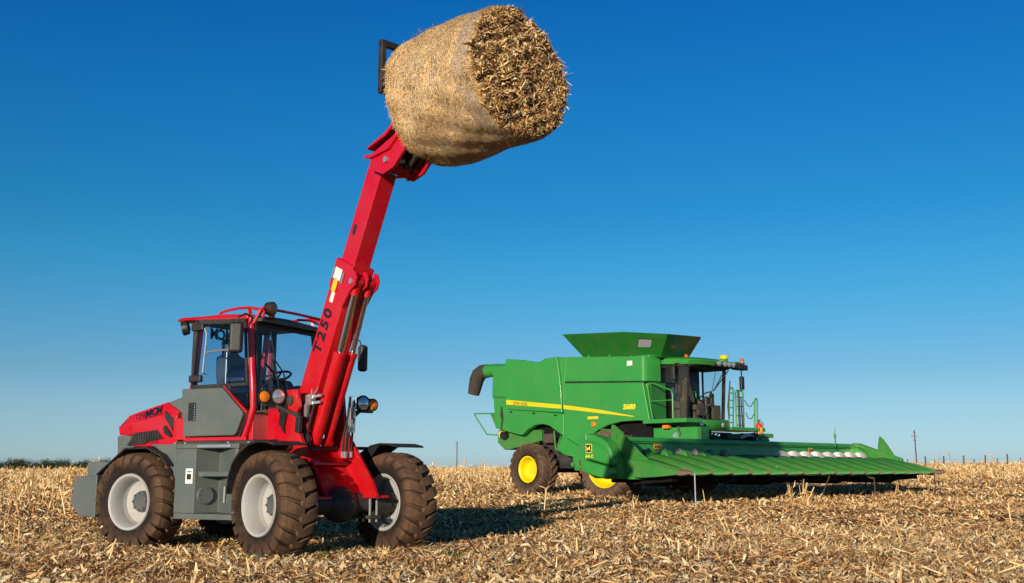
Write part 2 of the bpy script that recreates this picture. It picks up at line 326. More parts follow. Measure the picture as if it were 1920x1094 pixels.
for rep in range(6):
    hh = rng.random(n); c = P0+(P1-P0)*(.25+.8*hh)[:,None]; Lf = .10+.24*rng.random(n); yaw = rng.random(n)*6.283; pt = rng.normal(-.1,.75,n)
    c = c+np.stack([np.cos(yaw)*np.cos(pt),np.sin(yaw)*np.cos(pt),np.sin(pt)],-1)*(Lf*.5)[:,None]; c[:,2] = np.maximum(c[:,2], z+.03)
    v,q = strips(c,Lf,.012+.02*rng.random(n)+.0003*y,yaw,pt,rng.normal(0,.9,n),rng.normal(.3,.6,n),3,fold=1.0)
    parts.append((v,q,np.repeat(np.clip(rng.normal(.5,.2,n),0,1),8)))
v,q,t = join(parts)
tag(np_mesh('standing_stubble', v, q, STRAW, t), 'rows of short cut corn stalks with torn leaves standing in the field', 'stubble', kind='stuff')

# prominent upright or leaning stalks in the open ground
def stalk_mesh(name, n, spread, hmin, hmax, lean, seed):
    r = np.random.default_rng(seed); p0 = np.zeros((n,3)); p0[:,:2] = r.normal(0,spread,(n,2)); h = hmin+(hmax-hmin)*r.random(n)
    a = r.random(n)*6.283; ln = np.abs(r.normal(0,lean,n)); p1 = p0+np.stack([np.cos(a)*np.sin(ln),np.sin(a)*np.sin(ln),np.cos(ln)],-1)*h[:,None]; p0[:,2] -= .03
    v,q = prisms(p0,p1,.009+.009*r.random(n)); ps = [(v,q,np.repeat(np.clip(r.normal(.5,.12,n),0,1),8))]
    m = n*3; k = r.integers(0,n,m); f = r.random(m); c = p0[k]+(p1[k]-p0[k])*f[:,None]; L = .1+.15*r.random(m); ya = r.random(m)*6.283; pt = r.normal(-.2,.7,m)
    c += np.stack([np.cos(ya)*np.cos(pt),np.sin(ya)*np.cos(pt),np.sin(pt)],-1)*(L*.45)[:,None]; c[:,2] = np.maximum(c[:,2],.02)
    v,q = strips(c,L,.012+.02*r.random(m),ya,pt,r.normal(0,.8,m),r.normal(.3,.5,m),3,fold=1.2); ps.append((v,q,np.repeat(np.clip(r.normal(.6,.15,m),0,1),8)))
    v,q,t = join(ps); o = np_mesh(name, v, q, STRAW, t); return o
# ---------------------------------------------------------------- wheels
def tyre_mb(half, R0, nl, duty, slope, h, stag=True, slopepow=1.0, nseg=64, down=.06):
    # half: list of (y, r) from the centre line over the shoulder to the bead
    prof = [(-y, r) for y, r in half[::-1]] + half[1:]
    m = MB(); m.lathe(prof, n=nseg*2, cap=False)
    # resample centre->shoulder->down the sidewall
    hv = [Vector(p) for p in half]; path = [hv[0]]; acc = 0
    tot = 0
    for a, b in zip(hv, hv[1:]):
        n = max(1, int((b-a).length/.035))
        for k in range(1, n+1): path.append(a.lerp(b, k/n))
    sh = max(p.x for p in hv)
    keep = []
    for p in path:
        keep.append(p)
        if p.x > sh*.9 and p.y < R0-down-h: break
    nrm = []
    for i, p in enumerate(keep):
        a = keep[max(i-1,0)]; b = keep[min(i+1,len(keep)-1)]; t = (b-a).normalized(); nrm.append(Vector((-t.y, t.x)) if -t.y*1 + t.x*0 > -9 else t)
    for i, q in enumerate(nrm):
        nrm[i] = Vector((-( -1)*(-q.x) , q.y)) if False else Vector((abs(q.x), abs(q.y))).normalized()
    pit = 2*math.pi/nl
    for sd in (-1, 1):
        for k in range(nl):
            th0 = k*pit + (pit/2 if (sd > 0 and stag) else 0); secs = []
            for i, (p, q) in enumerate(zip(keep, nrm)):
                f = min(p.x/sh, 1.0); th = th0 + slope*(f**slopepow)
                y0 = p.x - .015 if i == 0 else p.x
                hh = h if i < len(keep)-2 else h*(.6 if i == len(keep)-2 else .15)
                wb = pit*duty*(.5+.12*f); wt = wb*.86
                def P(yy, rr, a): return (sd*yy, rr, a)
                sec = []
                for (dy, dr, a) in ((-q.x*.01, -q.y*.01, th-wb), (-q.x*.01, -q.y*.01, th+wb), (q.x*hh, q.y*hh, th+wt), (q.x*hh, q.y*hh, th-wt)):
                    yy, rr = sd*(y0+dy), p.y+dr
                    sec.append((rr*math.cos(a), yy, rr*math.sin(a)))
                secs.append(sec)
            m.loft(secs)
    return m
def make_wheel(parent, loc, out, R0, half, rimprof, discprof, rimmat, tyremat, nl, duty, slope, h, hub, hubmat=None, rot=0.0, slopepow=1.0, down=.06):
    # out = -1: outer side faces local -y
    wh = empty('wheel', loc, 0, parent)
    s = out; tm = tyre_mb(half, R0, nl, duty, slope, h, slopepow=slopepow, down=down); tm.build('tyre', tyremat, wh, ang=25).rotation_euler.y = rot
    rm = MB(); rm.lathe([(a*s, r) for a, r in rimprof], n=56, closed=True); rm.lathe([(a*s, r) for a, r in discprof], n=56, closed=True)
    rm.build('rim', rimmat, wh, ang=30)
    hb = MB(); a0, r0, a1, nb = hub
    hb.lathe([(s*(a0-.14), r0*.9),(s*a0, r0),(s*a1*.5+s*a0*.5, r0*.97),(s*a1, r0*.86),(s*a1, .0)], n=32)
    for k in range(nb):
        t = 2*math.pi*k/nb; c = (math.cos(t)*r0*.78, s*a1, math.sin(t)*r0*.78); hb.rod(c, (c[0], s*(a1+.018), c[2]), .011, n=6)
    hb.build('hub', hubmat or GREY, wh)
    return wh
LH = [(0,.555),(.07,.556),(.13,.550),(.175,.535),(.205,.50),(.215,.45),(.212,.40),(.195,.36),(.172,.335)]
RIMP = [(-.185,.345),(-.195,.335),(-.18,.305),(-.10,.285),(.06,.272),(.12,.285),(.175,.297),(.198,.315),(.205,.34),(.190,.347),(.165,.325),(.12,.31),(.06,.30),(-.10,.31),(-.165,.325)]
DISC = [(.06,.285),(-.02,.26),(-.045,.20),(-.04,.12),(-.055,.12),(-.06,.20),(-.035,.27),(.045,.292)]
def loader_wheel(parent, loc, out, rot): return make_wheel(parent, loc, out, .588, LH, RIMP, DISC, WHITE, TYRE, 22, .70, .15, .046, (-.04,.135,.02,8), DARK if out > 0 else HUBG, rot, 1.3, .06)

# ---------------------------------------------------------------- telescopic wheel loader
A27, A18 = R(-27), R(-18)
LO = tag(empty('wheel_loader', (-2.895, 13.44, 0), A27), 'red and grey articulated telescopic wheel loader with its boom raised holding a round bale', 'wheel loader')
def PF(mb, name, mat, bevel=0, **k):     # part on the steered front frame (turned 18 degrees at the centre pivot)
    o = mb.build(name, mat, LO, bevel, **k); o.rotation_euler.z = A18; return o
def F2R(x, y, z): c, s = math.cos(A18), math.sin(A18); return (x*c-y*s, x*s+y*c, z)
for (x, y, out, front, rt) in ((1.18,-.86,-1,1,.1),(1.18,.86,1,1,.3),(-1.51,-.86,-1,0,.22),(-1.51,.86,1,0,.0)):
    w_ = loader_wheel(LO, F2R(x,y,.585) if front else (x,y,.585), out, rt)
    if front: w_.rotation_euler.z = A18
# counterweight
m = MB(); m.prism([(-2.62,.89),(-2.22,.91),(-2.22,.38),(-2.50,.385),(-2.68,.55)], 'y', -.93, .93); m.build('counterweight', GREY, LO, .012)
m = MB(); m.box(-2.76,-2.25,-.62,.62,.80,1.08); m.build('rear_bumper_block', GREY, LO, .01)
# rear chassis
m = MB(); m.box(-2.3,-.15,-.34,.34,.55,1.25); m.box(-2.25,-1.0,-.60,.60,.85,1.2); m.build('rear_chassis', DARK, LO, .01)
m = MB(); m.prism([(-1.35,1.20),(-1.0,1.20),(-.93,1.05),(-1.2,1.03)], 'y', -.66, -.62); m.build('chassis_side_plate', REDD, LO)
m = MB(); m.rod((-1.51,-.75,.585),(-1.51,.75,.585),.10); m.ball((-1.51,0,.585),.2); m.build('rear_axle', DARK, LO)
m = MB(); m.box(-.4,.45,-.16,.16,.45,.95); m.rod((0,0,.4),(0,0,1.1),.09); m.build('pivot_joint', DARK, LO, .01)
# hood
m = MB(); st = [(-2.21,1.55,1.53,1.42,.40),(-2.13,1.675,1.545,1.415,.55),(-1.97,1.71,1.57,1.42,.58),(-1.95,1.715,1.575,1.27,.58),(-1.43,1.835,1.65,1.27,.58),(-1.19,1.70,1.66,1.27,.60)]
m.loft([[(x,-.62,zb),(x,-.645,zc),(x,-w2,zt),(x,w2,zt),(x,.645,zc),(x,.62,zb)] for x,zt,zc,zb,w2 in st]); m.build('hood', RED, LO, .012)
m = MB(); m.loft([[(x,-.6,z0),(x,-.62,z1),(x,.62,z1),(x,.6,z0)] for x,z0,z1 in ((-2.245,1.16,1.41),(-1.96,1.16,1.41))]); m.build('hood_rear_panel', GREY, LO, .01)
m = MB(); m.prism([(-1.42,1.30),(-1.42,1.835),(-1.02,1.945),(-1.02,1.30)], 'y', -.56, .56); m.build('engine_cover', GREY, LO, .015)
m = MB(); m.box(-1.195,-1.03,-.66,.66,1.34,1.62); m.build('hood_side_panel', RED, LO, .015)
for sd in (-1,1):
    m = MB(); m.prism([(-2.04,1.285),(-1.91,1.42),(-1.76,1.455),(-1.53,1.482),(-1.42,1.365),(-1.66,1.345),(-1.74,1.30)], 'y', sd*.652, sd*.60)
    gr = m.build('hood_grille', BLACK, LO, .004)
    m = MB()
    for k in range(11): x = -1.95+k*.042; m.box(x, x+.012, sd*.659-.003, sd*.659+.003, 1.315, min(1.44+.011*k,1.46))
    m.build('grille_slat', DARK, gr)
    m = MB(); m.prism([(-1.405,1.715),(-1.25,1.63),(-1.25,1.46),(-1.40,1.64)], 'y', sd*.648, sd*.60); m.build('hood_vent', BLACK, LO)
    m = MB(); m.prism([(-1.41,1.52),(-1.37,1.53),(-1.255,1.40),(-1.29,1.385),(-1.37,1.43)], 'y', sd*.668, sd*.60); m.build('hood_latch', BLACK, LO)
    # rear mudguard
    P_ = [(-2.08,.93),(-1.62,1.245),(-1.26,1.255),(-1.02,1.16),(-.90,1.04)]
    m = MB(); m.prism(P_+[(x,z-.022) for x,z in P_[::-1]], 'y', sd*1.07, sd*.6)
    m.build('rear_mudguard', BLACK, LO, .004)
hx = Vector((.52,0,.118)).normalized(); hy = Vector((0,.065,.178))
def hoodpt(x, f):      # point on the sloping side face between crease and top edge
    zc = 1.575+(x+1.95)*.1442; zt = 1.715+(x+1.95)*.2308; return Vector((x, -.645+.065*f, zc+(zt-zc)*f))
nh = hx.cross(hy).normalized(); nh = nh if nh.y < 0 else -nh
fm = frame(hoodpt(-1.62,.5)+nh*.006, hx, hy); text('hood_lettering', 'MCM', .135, LETBLK, LO, fm, .003, .005, sx=.95)
fm2 = frame(hoodpt(-1.845,.45)+nh*.006, hx, hy); text('hood_lettering', 'T250', .115, LETBLK, LO, fm2, .003, -.003, sx=.85)
m = MB(); m.plate([fm @ Vector((a,b,.0)) for a,b in ((-.36,-.058),(.16,-.068),(.16,-.060),(-.36,-.052))], nh*.004); m.build('hood_lettering_line', LETBLK, LO)
# side tanks with entry steps
for sd in (-1,1):
    s = -sd
    def Y(y): return y*s
    m = MB()
    m.prism([(-.87,Y(-.95)),(-.55,Y(-.95)),(-.43,Y(-.66)),(.06,Y(-.95)),(.11,Y(-.95)),(.11,Y(-.4)),(-.87,Y(-.4))], 'z', .46, 1.225)
    m.box(-.87,.11,min(Y(-.948),Y(-.4)),max(Y(-.948),Y(-.4)),.39,.457)
    m.prism([(-1.32,1.285),(-1.20,1.24),(-1.10,1.17),(-1.0,1.07),(-.92,.97),(-.873,.86),(-.873,1.285)], 'y', Y(-.949), Y(-.62))
    m.box(-.87,.11,min(Y(-.945),Y(-.4)),max(Y(-.945),Y(-.4)),1.228,1.285)
    tk = m.build('side_tank', GREY, LO, .006)
    m = MB(); m.box(-.5,.03,min(Y(-.955),Y(-.72)),max(Y(-.955),Y(-.72)),.895,.955); m.build('step', GREY, tk, .006)
    m = MB(); m.box(-.53,-.02,min(Y(-.965),Y(-.90)),max(Y(-.965),Y(-.90)),1.236,1.272); m.build('step_edge', SILVER, tk, .004)
    c = Vector((-.50,Y(-.83),.67)); ax = Vector((.93,Y(-.37),0)).normalized()
    m = MB(); m.lathe([(-.02,.105),(.035,.105),(.04,.098),(.04,.001)], c, ax, 32)
    u = ax.orthogonal().normalized(); q = ax.cross(u)
    for k in range(8): p = c+ax*.04+(u*math.cos(k*.785)+q*math.sin(k*.785))*.082; m.rod(p, p+ax*.008, .009, n=6)
    m.build('filler_cover', GREY, tk)
    c = Vector((-.19,Y(-.81),.68)); ax = Vector((-.52,Y(-.85),0)).normalized(); u = Vector((ax.y,-ax.x,0))
    m = MB(); m.bar(c+ax*.012-Vector((0,0,.10)), c+ax*.012+Vector((0,0,.10)), .035, .02, ax); m.build('level_gauge', SILVER, tk, .004)
    m = MB(); m.box(-.70,-.585,min(Y(-.953),Y(-.95)),max(Y(-.953),Y(-.95)),.81,.99); lb = m.build('switch_plate', STICK, tk)
    m = MB(); m.box(-.67,-.61,min(Y(-.962),Y(-.953)),max(Y(-.962),Y(-.953)),.86,.925); m.box(-.675,-.605,min(Y(-.956),Y(-.953)),max(Y(-.956),Y(-.953)),.945,.957); m.build('switch', BLACK, tk)
m = MB(); m.box(-1.18,.12,-.66,.66,1.29,1.325); m.build('cab_floor_gap', DARK, LO)
# ---- cab
def quadstrip(m, pts, w, y0, y1):      # flat frame member following a side-view polyline
    for a, b in zip(pts, pts[1:]):
        a, b = Vector(a), Vector(b); t = (b-a).normalized(); n = Vector((-t.y,t.x))*w/2
        m.prism([tuple(a-n-t*w*.3),tuple(b-n+t*w*.3),tuple(b+n+t*w*.3),tuple(a+n-t*w*.3)], 'y', y0, y1)
m = MB()
for sd in (-1,1):
    a, b = sorted((sd*.60, sd*.68))
    m.tube([(-.07,sd*.62,2.86),(-.045,sd*.635,2.6),(-.01,sd*.645,2.3),(.03,sd*.65,1.95),(.045,sd*.65,1.72),(.0,sd*.65,1.55),(-.075,sd*.65,1.36)], .042, 10)
    quadstrip(m, [(-.95,1.36),(-.945,1.98),(-.87,2.84)], .05, a, b)
    m.box(-1.03,-.03,a,b,1.328,1.372)
    m.box(-.9,-.08,a,b,2.82,2.87)
m.box(-.02,.045,-.64,.64,1.33,1.655)
cabf = m.build('cab_frame', RED, LO, .006)
m = MB(); m.box(.035,.052,-.61,.60,1.64,1.68)
for sd in (-1,1): m.tube([(-.045,sd*.575,2.84),(.02,sd*.59,2.2),(.05,sd*.595,1.68)], .022, 6)
m.box(-.09,-.02,-.6,.6,2.74,2.80); m.box(-.95,-.06,-.6,.6,2.80,2.86)
m.box(-1.01,-.97,-.62,.62,1.35,2.0); m.box(-1.0,-.95,-.64,-.58,1.98,2.83); m.box(-1.0,-.95,.58,.64,1.98,2.83)
m.build('cab_lining', DARK, LO, .008)
m = MB(); quadstrip(m, [(-.79,1.98),(-.79,2.72)], .05, .615, .66); m.build('far_door_post', RED, LO, .004)
m = MB(); quadstrip(m, [(-.735,1.98),(-.735,2.83)], .055, .60, .65); m.build('door_post_lining', DARK, LO, .004)
m = MB(); m.box(-.94,-.05,.63,.66,1.37,1.98); m.build('far_door_panel', GREY, LO, .01)
# roof
m = MB(); ring = lambda x, z, w2, t: [(x,-w2,z),(x,-w2+.03,z+t),(x,-.25,z+t+.02),(x,.25,z+t+.02),(x,w2-.03,z+t),(x,w2,z),(x,w2-.08,z-.01),(x,-w2+.08,z-.01)]
m.loft([ring(-1.29,2.87,.64,.03),(ring(-1.18,2.865,.68,.04)),ring(-.85,2.855,.68,.045),ring(-.5,2.855,.69,.05),(ring(-.2,2.845,.69,.04)),ring(-.08,2.83,.67,.025)]); m.build('cab_roof', RED, LO, .01)
m = MB(); m.loft([[(x,-w2,z-.01),(x,w2,z-.01),(x,w2-.02,z+t),(x,0,z+t+.03),(x,-w2+.02,z+t)] for x,w2,z,t in ((-.10,.66,2.83,.05),(.02,.66,2.80,.055),(.10,.62,2.79,.03))]); m.build('shaded_roof_visor', DARK, LO, .008)  # dark colour stands for the shaded underside of the roof front
m = MB()
for sd in (-1,1):
    m.tube([(-.60,sd*.60,2.93),(-.5,sd*.6,2.955),(-.3,sd*.6,2.975),(-.12,sd*.6,2.97),(.06,sd*.6,2.935),(.12,sd*.6,2.90),(.10,sd*.6,2.83)], .018, 8)
    m.bar((.09,sd*.62,2.93),(.0,sd*.64,2.76),.06,.03); m.bar((-.1,sd*.62,2.95),(-.06,sd*.64,2.83),.04,.03)
m.tube([(.10,-.62,2.95),(.12,.0,2.955),(.10,.64,2.95)], .018, 8); m.tube([(.04,.15,2.90),(.04,.4,2.92),(.06,.64,2.88)], .015, 8)
m.build('roof_guard', RED, LO)
# near door
m = MB(); m.prism([(-1.03,1.975),(-.39,1.975),(-.35,1.955),(-.04,1.675),(-.025,1.63),(-.12,1.41),(-.16,1.385),(-.95,1.38),(-.975,1.40),(-.985,1.60)], 'y', -.755, -.675)
dr = m.build('door', GREY, LO, .022)
m = MB(); m.prism([(-.93,1.375),(-.11,1.375),(-.0,1.645),(-.36,1.995),(-.95,1.995)], 'y', -.688, -.672); m.build('door_seal', BLACK, dr)
m = MB(); m.box(-.90,-.77,-.757,-.75,1.57,1.80); m.build('door_vent', BLACK, dr, .004)
m = MB()
for k in range(7): m.box(-.80,-.785,-.762,-.756,1.585+k*.03,1.597+k*.03)
m.build('vent_dot', SILVER, dr)
m = MB(); m.prism([(-.905,2.01),(-.85,2.82),(-.09,2.79),(-.02,2.04)], 'y', -.690, -.684); m.build('door_window', GLASS, dr)
m = MB(); quadstrip(m, [(-.925,2.01),(-.865,2.83)], .035, -.697, -.68); quadstrip(m, [(-.93,2.0),(-.03,2.01)], .04, -.697, -.68); quadstrip(m, [(-.865,2.825),(-.10,2.79)], .06, -.697, -.68); quadstrip(m, [(-.10,2.79),(-.035,2.03)], .035, -.697, -.68)
m.build('window_seal', BLACK, dr)
m = MB(); m.prism([(-.34,1.965),(-.02,1.965),(.0,1.70)], 'y', -.688, -.682); m.build('door_corner_window', GLASS, dr)
m = MB(); quadstrip(m, [(-.385,1.985),(-.01,1.665)], .022, -.705, -.66); m.build('door_frame_edge', RED, dr)
m = MB(); m.tube([(-.70,-.70,2.15),(-.70,-.745,2.17),(-.675,-.745,2.5),(-.665,-.745,2.66),(-.70,-.745,2.72),(-.74,-.70,2.73)], .013); m.tube([(-.69,-.745,2.42),(-.45,-.745,2.435),(-.15,-.71,2.45)], .013); m.build('door_grab_rail', SILVER, dr)
for z in (2.10,2.75): m = MB(); m.box(-.94,-.74,-.745,-.69,z-.045,z+.045); m.build('door_hinge', BLACK, dr, .018)
m = MB(); m.prism([(-.905,2.01),(-.85,2.82),(-.09,2.79),(-.02,2.04)], 'y', .65, .656); m.build('far_window', GLASS, LO)
m = MB(); m.prism([(-.60,2.0),(.60,2.0),(.58,2.82),(-.58,2.82)], 'x', -.985, -.979); rw = m.build('rear_window', GLASS, LO)
m = MB(); m.plate([(.048,-.60,1.67),(.048,.60,1.67),(-.035,.58,2.76),(-.035,-.58,2.76)], (.005,0,0)); m.build('windshield', GLASSC, LO)
text('rear_window_lettering', 'MCM', .19, LETBLK, rw, frame((-.975,-.14,2.72), (0,-1,0), (0,0,1)), .002, .008)
# interior
m = MB(); m.loft([[(x0,-w2-.02,z),(x0,w2-.02,z),(x1,w2-.05,z),(x1,-w2+.01,z)] for x0,x1,z,w2 in ((-.92,-.72,1.95,.22),(-.93,-.74,2.2,.26),(-.95,-.80,2.42,.24),(-.96,-.84,2.46,.14),(-.97,-.86,2.50,.12),(-.98,-.87,2.62,.13),(-.98,-.89,2.68,.10))]); m.box(-.85,-.38,-.27,.23,1.80,1.95); m.box(-.75,-.45,-.15,.12,1.35,1.8); m.box(-.75,-.40,-.34,-.27,2.08,2.14); m.build('driver_seat', SEATM, LO, .035)
m = MB(); m.tube([(-.62,-.36,1.4),(-.62,-.42,2.1),(-.6,-.44,2.45)], .008); m.build('gear_lever', SILVER, LO)
m = MB(); c = Vector((-.25,.12,2.16)); pl = Vector((-.35,0,.94)).normalized(); u = Vector((0,1,0)); q = pl.cross(u); m.tube([c+(u*math.cos(t*math.pi/12)+q*math.sin(t*math.pi/12))*.19 for t in range(24)], .015, 8, closed=True)
for k in range(3): t = k*2.094; m.tube([c-pl*.03, c+(u*math.cos(t)+q*math.sin(t))*.19], .012)
m.build('steering_wheel', BLACK, LO)
m = MB(); m.loft([[(x0,-.09,z),(x0,.30,z),(x1,.28,z),(x1,-.07,z)] for x0,x1,z in ((-.02,-.35,1.4),(-.02,-.32,1.85),(-.10,-.28,2.05),(-.16,-.28,2.12))]); m.ball((-.12,.42,1.95),(.12,.16,.12)); m.tube([(-.2,-.2,1.5),(-.22,-.18,2.0),(-.25,-.02,2.1)], .02); m.tube([(-.12,.1,1.9),(-.12,-.1,2.2),(-.13,-.25,2.3)], .015); m.build('dashboard', BLACK, LO, .02)
m = MB(); m.tube([(.045,-.15,1.98),(.05,-.33,2.34)], .010, 6); m.tube([(.055,-.20,2.0),(.045,-.38,2.68)], .008, 6); m.tube([(.05,.10,1.80),(.05,-.12,2.2),(.05,-.28,2.33)], .009, 6); m.build('wiper', BLACK, LO)
# mirrors, lamps
m = MB(); m.box(-.11,.05,-.98,-.85,2.37,2.74); m.xf(Matrix.Translation((-.03,-.92,0)) @ Matrix.Rotation(R(35),4,'Z') @ Matrix.Translation((.03,.92,0))); mr_ = m.build('mirror', BLACK, LO, .035)
m = MB(); m.tube([(-.03,-.92,2.73),(-.02,-.92,2.80),(.0,-.80,2.86),(-.02,-.68,2.84)], .012); m.build('mirror_arm', BLACK, mr_)
m = MB(); m.box(.60,.70,.70,.82,2.25,2.60); m.xf(Matrix.Translation((.65,.76,0)) @ Matrix.Rotation(R(-10),4,'Z') @ Matrix.Translation((-.65,-.76,0))); mr_ = m.build('mirror', BLACK, LO, .035)
m = MB(); m.tube([(.62,.76,2.60),(.6,.76,2.66),(.35,.72,2.72),(.02,.66,2.7)], .011); m.build('mirror_arm', BLACK, mr_)
m = MB(); m.lathe([(-.05,.03),(-.03,.085),(.04,.09),(.05,.085),(.05,.001)], (-1.14,-.62,2.77), (-.75,-.55,-.25), 24); m.tube([(-1.13,-.60,2.87),(-1.13,-.61,2.80)], .018); m.tube([(-1.13,-.60,2.86),(-1.0,-.62,2.85)], .012); m.build('rear_work_lamp', BLACK, LO)
m = MB(); m.lathe([(-.08,.04),(-.05,.08),(.03,.088),(.04,.08),(.04,.001)], (.10,-.46,2.96), (1,0,-.1), 24); l_ = m.build('front_work_lamp', BLACK, LO)
m = MB(); m.lathe([(-.01,.07),(.005,.066),(.008,.001)], (.142,-.46,2.956), (1,0,-.1), 24); m.build('lens', plain('unlit_lens', (.12,.05,.04), .15), l_)
m = MB(); m.rod((.05,-.38,2.86),(.05,-.38,2.93),.045,.04); m.build('roof_indicator', ORANGE, LO)
for x in (-1.17,-1.0,-.3,.02): m = MB(); m.rod((x,-.63,1.30),(x,-.68,1.30),.016); m.build('cab_mount_bolt', SILVER, LO)

# ---- front frame
m = MB()
NP = [(.43,1.30),(.43,1.74),(.50,1.86),(.58,1.93),(.80,1.93),(.865,1.72),(.79,1.64),(.80,1.49),(1.02,1.23),(1.43,.67),(1.0,.60),(.6,.85)]
m.prism(NP, 'y', -.355, -.315)
m.prism([(.43,1.30),(.43,1.90),(.80,1.90),(.87,1.47),(1.10,1.21),(1.43,.84),(1.53,.67),(1.0,.60),(.6,.85)], 'y', .315, .355)
twr = PF(m, 'boom_tower', REDD, .006)
m = MB(); m.plate([(.66,-.31,1.20),(.66,.31,1.20),(1.20,.31,.68),(1.20,-.31,.68)], (.02,0,.02)); m.plate([(.62,-.31,1.13),(.62,.31,1.13),(.98,.31,1.03),(.98,-.31,1.03)], (0,0,.03)); m.box(.95,1.2,-.31,.31,.66,.70); PF(m, 'front_cross_plate', REDD, .006)
m = MB(); m.box(.05,.95,-.30,.30,.55,.9); m.box(.3,.6,-.62,.62,1.10,1.2); PF(m, 'front_chassis', DARK, .01)
m = MB(); m.box(.13,.43,-.34,-.30,1.34,1.72); PF(m, 'tower_rear_plate', RED, .004)
m = MB(); m.rod((1.18,-.76,.585),(1.18,.76,.585),.085); m.ball((1.18,.03,.575),(.2,.23,.215),24,14); m.rod((1.18,-.35,.585),(1.18,.4,.585),.13,n=24); m.rod((1.18,.50,.585),(1.18,.70,.585),.16,n=24); m.rod((1.18,-.70,.585),(1.18,-.50,.585),.16,n=24); PF(m, 'front_axle', DARK)
for sd in (-1,1):
    m = MB(); m.box(1.02,1.50,min(sd*.30,sd*.52),max(sd*.30,sd*.52),.645,.675); PF(m, 'axle_flange', REDD, .004)
    for x in (1.06,1.32):
        for y in (.38,.48): m = MB(); m.rod((x,sd*y,.36),(x,sd*y,.70),.014,n=8); PF(m, 'axle_bolt', SILVER)
    m = MB(); m.box(1.02,1.36,min(sd*.34,sd*.52),max(sd*.34,sd*.52),.40,.44); PF(m, 'axle_clamp', DARK, .004)
    P_ = [(.50,.72),(.54,.92),(.62,1.07),(.76,1.19),(.95,1.275),(1.13,1.30),(1.30,1.295),(1.46,1.265)]
    m = MB(); a, b = sd*1.08, sd*.64; m.prism(P_+[(x+.012,z-.024) for x,z in P_[::-1]], 'y', a, b); m.prism([(.54,.74),(.58,.92),(.66,1.06),(.80,1.17),(.97,1.25),(1.15,1.28),(1.0,1.15),(.8,.95)], 'y', sd*.64, sd*.655)
    PF(m, 'front_mudguard', BLACK, .005)
m = MB(); m.bar((.75,-.7,1.24),(.75,.75,1.24),.04,.04); PF(m, 'mudguard_bracket', BLACK)
# boom
u2 = Vector((math.cos(R(65)),0,math.sin(R(65)))); n2_ = Vector((u2.z,0,-u2.x)); O2 = Vector((.55,0,1.96))
def B(s, n, y): return O2+u2*s+n2_*n+Vector((0,y,0))
def bbox(m, s0, s1, n0, n1, y0, y1): m.loft([[B(s,n0,y0),B(s,n1,y0),B(s,n1,y1),B(s,n0,y1)] for s in (s0,s1)])
m = MB(); m.plate([B(-.32,.05,-.15),B(-.1,-.02,-.15),B(.0,0,-.15),B(1.48,.0,-.15),B(1.48,.36,-.15),B(-.45,.36,-.15),B(-.48,.22,-.15)], (0,.30,0))
bo = PF(m, 'boom', REDD, .012)
m = MB(); bbox(m, 1.34, 1.70, -.008, .368, -.160, .160); m.plate([B(1.18,.37,-.165),B(1.66,.37,-.165),B(1.66,.43,-.165),B(1.60,.49,-.165),B(1.50,.50,-.165),B(1.42,.44,-.165)], (0,.03,0)); m.plate([B(1.18,.37,.0),B(1.66,.37,.0),B(1.66,.43,.0),B(1.60,.49,.0),B(1.50,.50,.0),B(1.42,.44,.0)], (0,.03,0)); m.plate([B(1.18,.37,.16),B(1.66,.37,.16),B(1.66,.43,.16),B(1.60,.49,.16),B(1.50,.50,.16),B(1.42,.44,.16)], (0,.03,0))
PF(m, 'boom_collar', RED, .008)
m = MB(); bbox(m, 1.55, 2.86, .035, .32, -.118, .118); PF(m, 'boom_extension', RED, .012)
m = MB(); m.plate([B(2.02,.13,-.1195),B(2.05,.10,-.1195),B(2.14,.10,-.1195),B(2.17,.13,-.1195),B(2.14,.16,-.1195),B(2.05,.16,-.1195)], (0,-.003,0)); PF(m, 'extension_slot', BLACK)
m = MB(); m.rod((.68,-.38,1.80),(.68,.38,1.80),.06,n=20); PF(m, 'boom_pivot_pin', DARK)
m = MB(); m.plate([(.47,-.375,1.52),(.50,-.375,1.75),(.56,-.375,1.80),(.62,-.375,1.78),(.63,-.375,1.64),(.585,-.375,1.50),(.6,-.375,1.4)], (0,-.006,0)); PF(m, 'tower_slot', BLACK)
for y, r1, r2 in ((-.075,.042,.078),(.105,.032,.055)):
    T_ = Vector((1.575,y,3.17)); M_ = Vector((1.26,y,2.33)); E_ = Vector((.80,y,1.30))
    m = MB(); m.rod(M_, E_, r2, n=24); m.lathe([(-.02,r2+.006),(.03,r2+.006),(.035,r1+.01),(.035,r1)], M_, (T_-M_), 24); m.rod(E_+Vector((0,-.05,0)), E_+Vector((0,.05,0)), .055); cy = PF(m, 'lift_cylinder', REDD)
    m = MB(); m.rod(T_, M_, r1, n=20); m.build('piston_rod', CHROME, cy)
    m = MB(); m.rod(T_+Vector((0,-.045,0)), T_+Vector((0,.045,0)), .065, n=20); m.rod(T_, T_-(T_-M_).normalized()*.16, r1+.016, n=20); m.build('rod_eye', REDD, cy)
m = MB(); m.rod((1.575,-.18,3.17),(1.575,.20,3.17),.035,n=16); PF(m, 'cylinder_pin', SILVER)
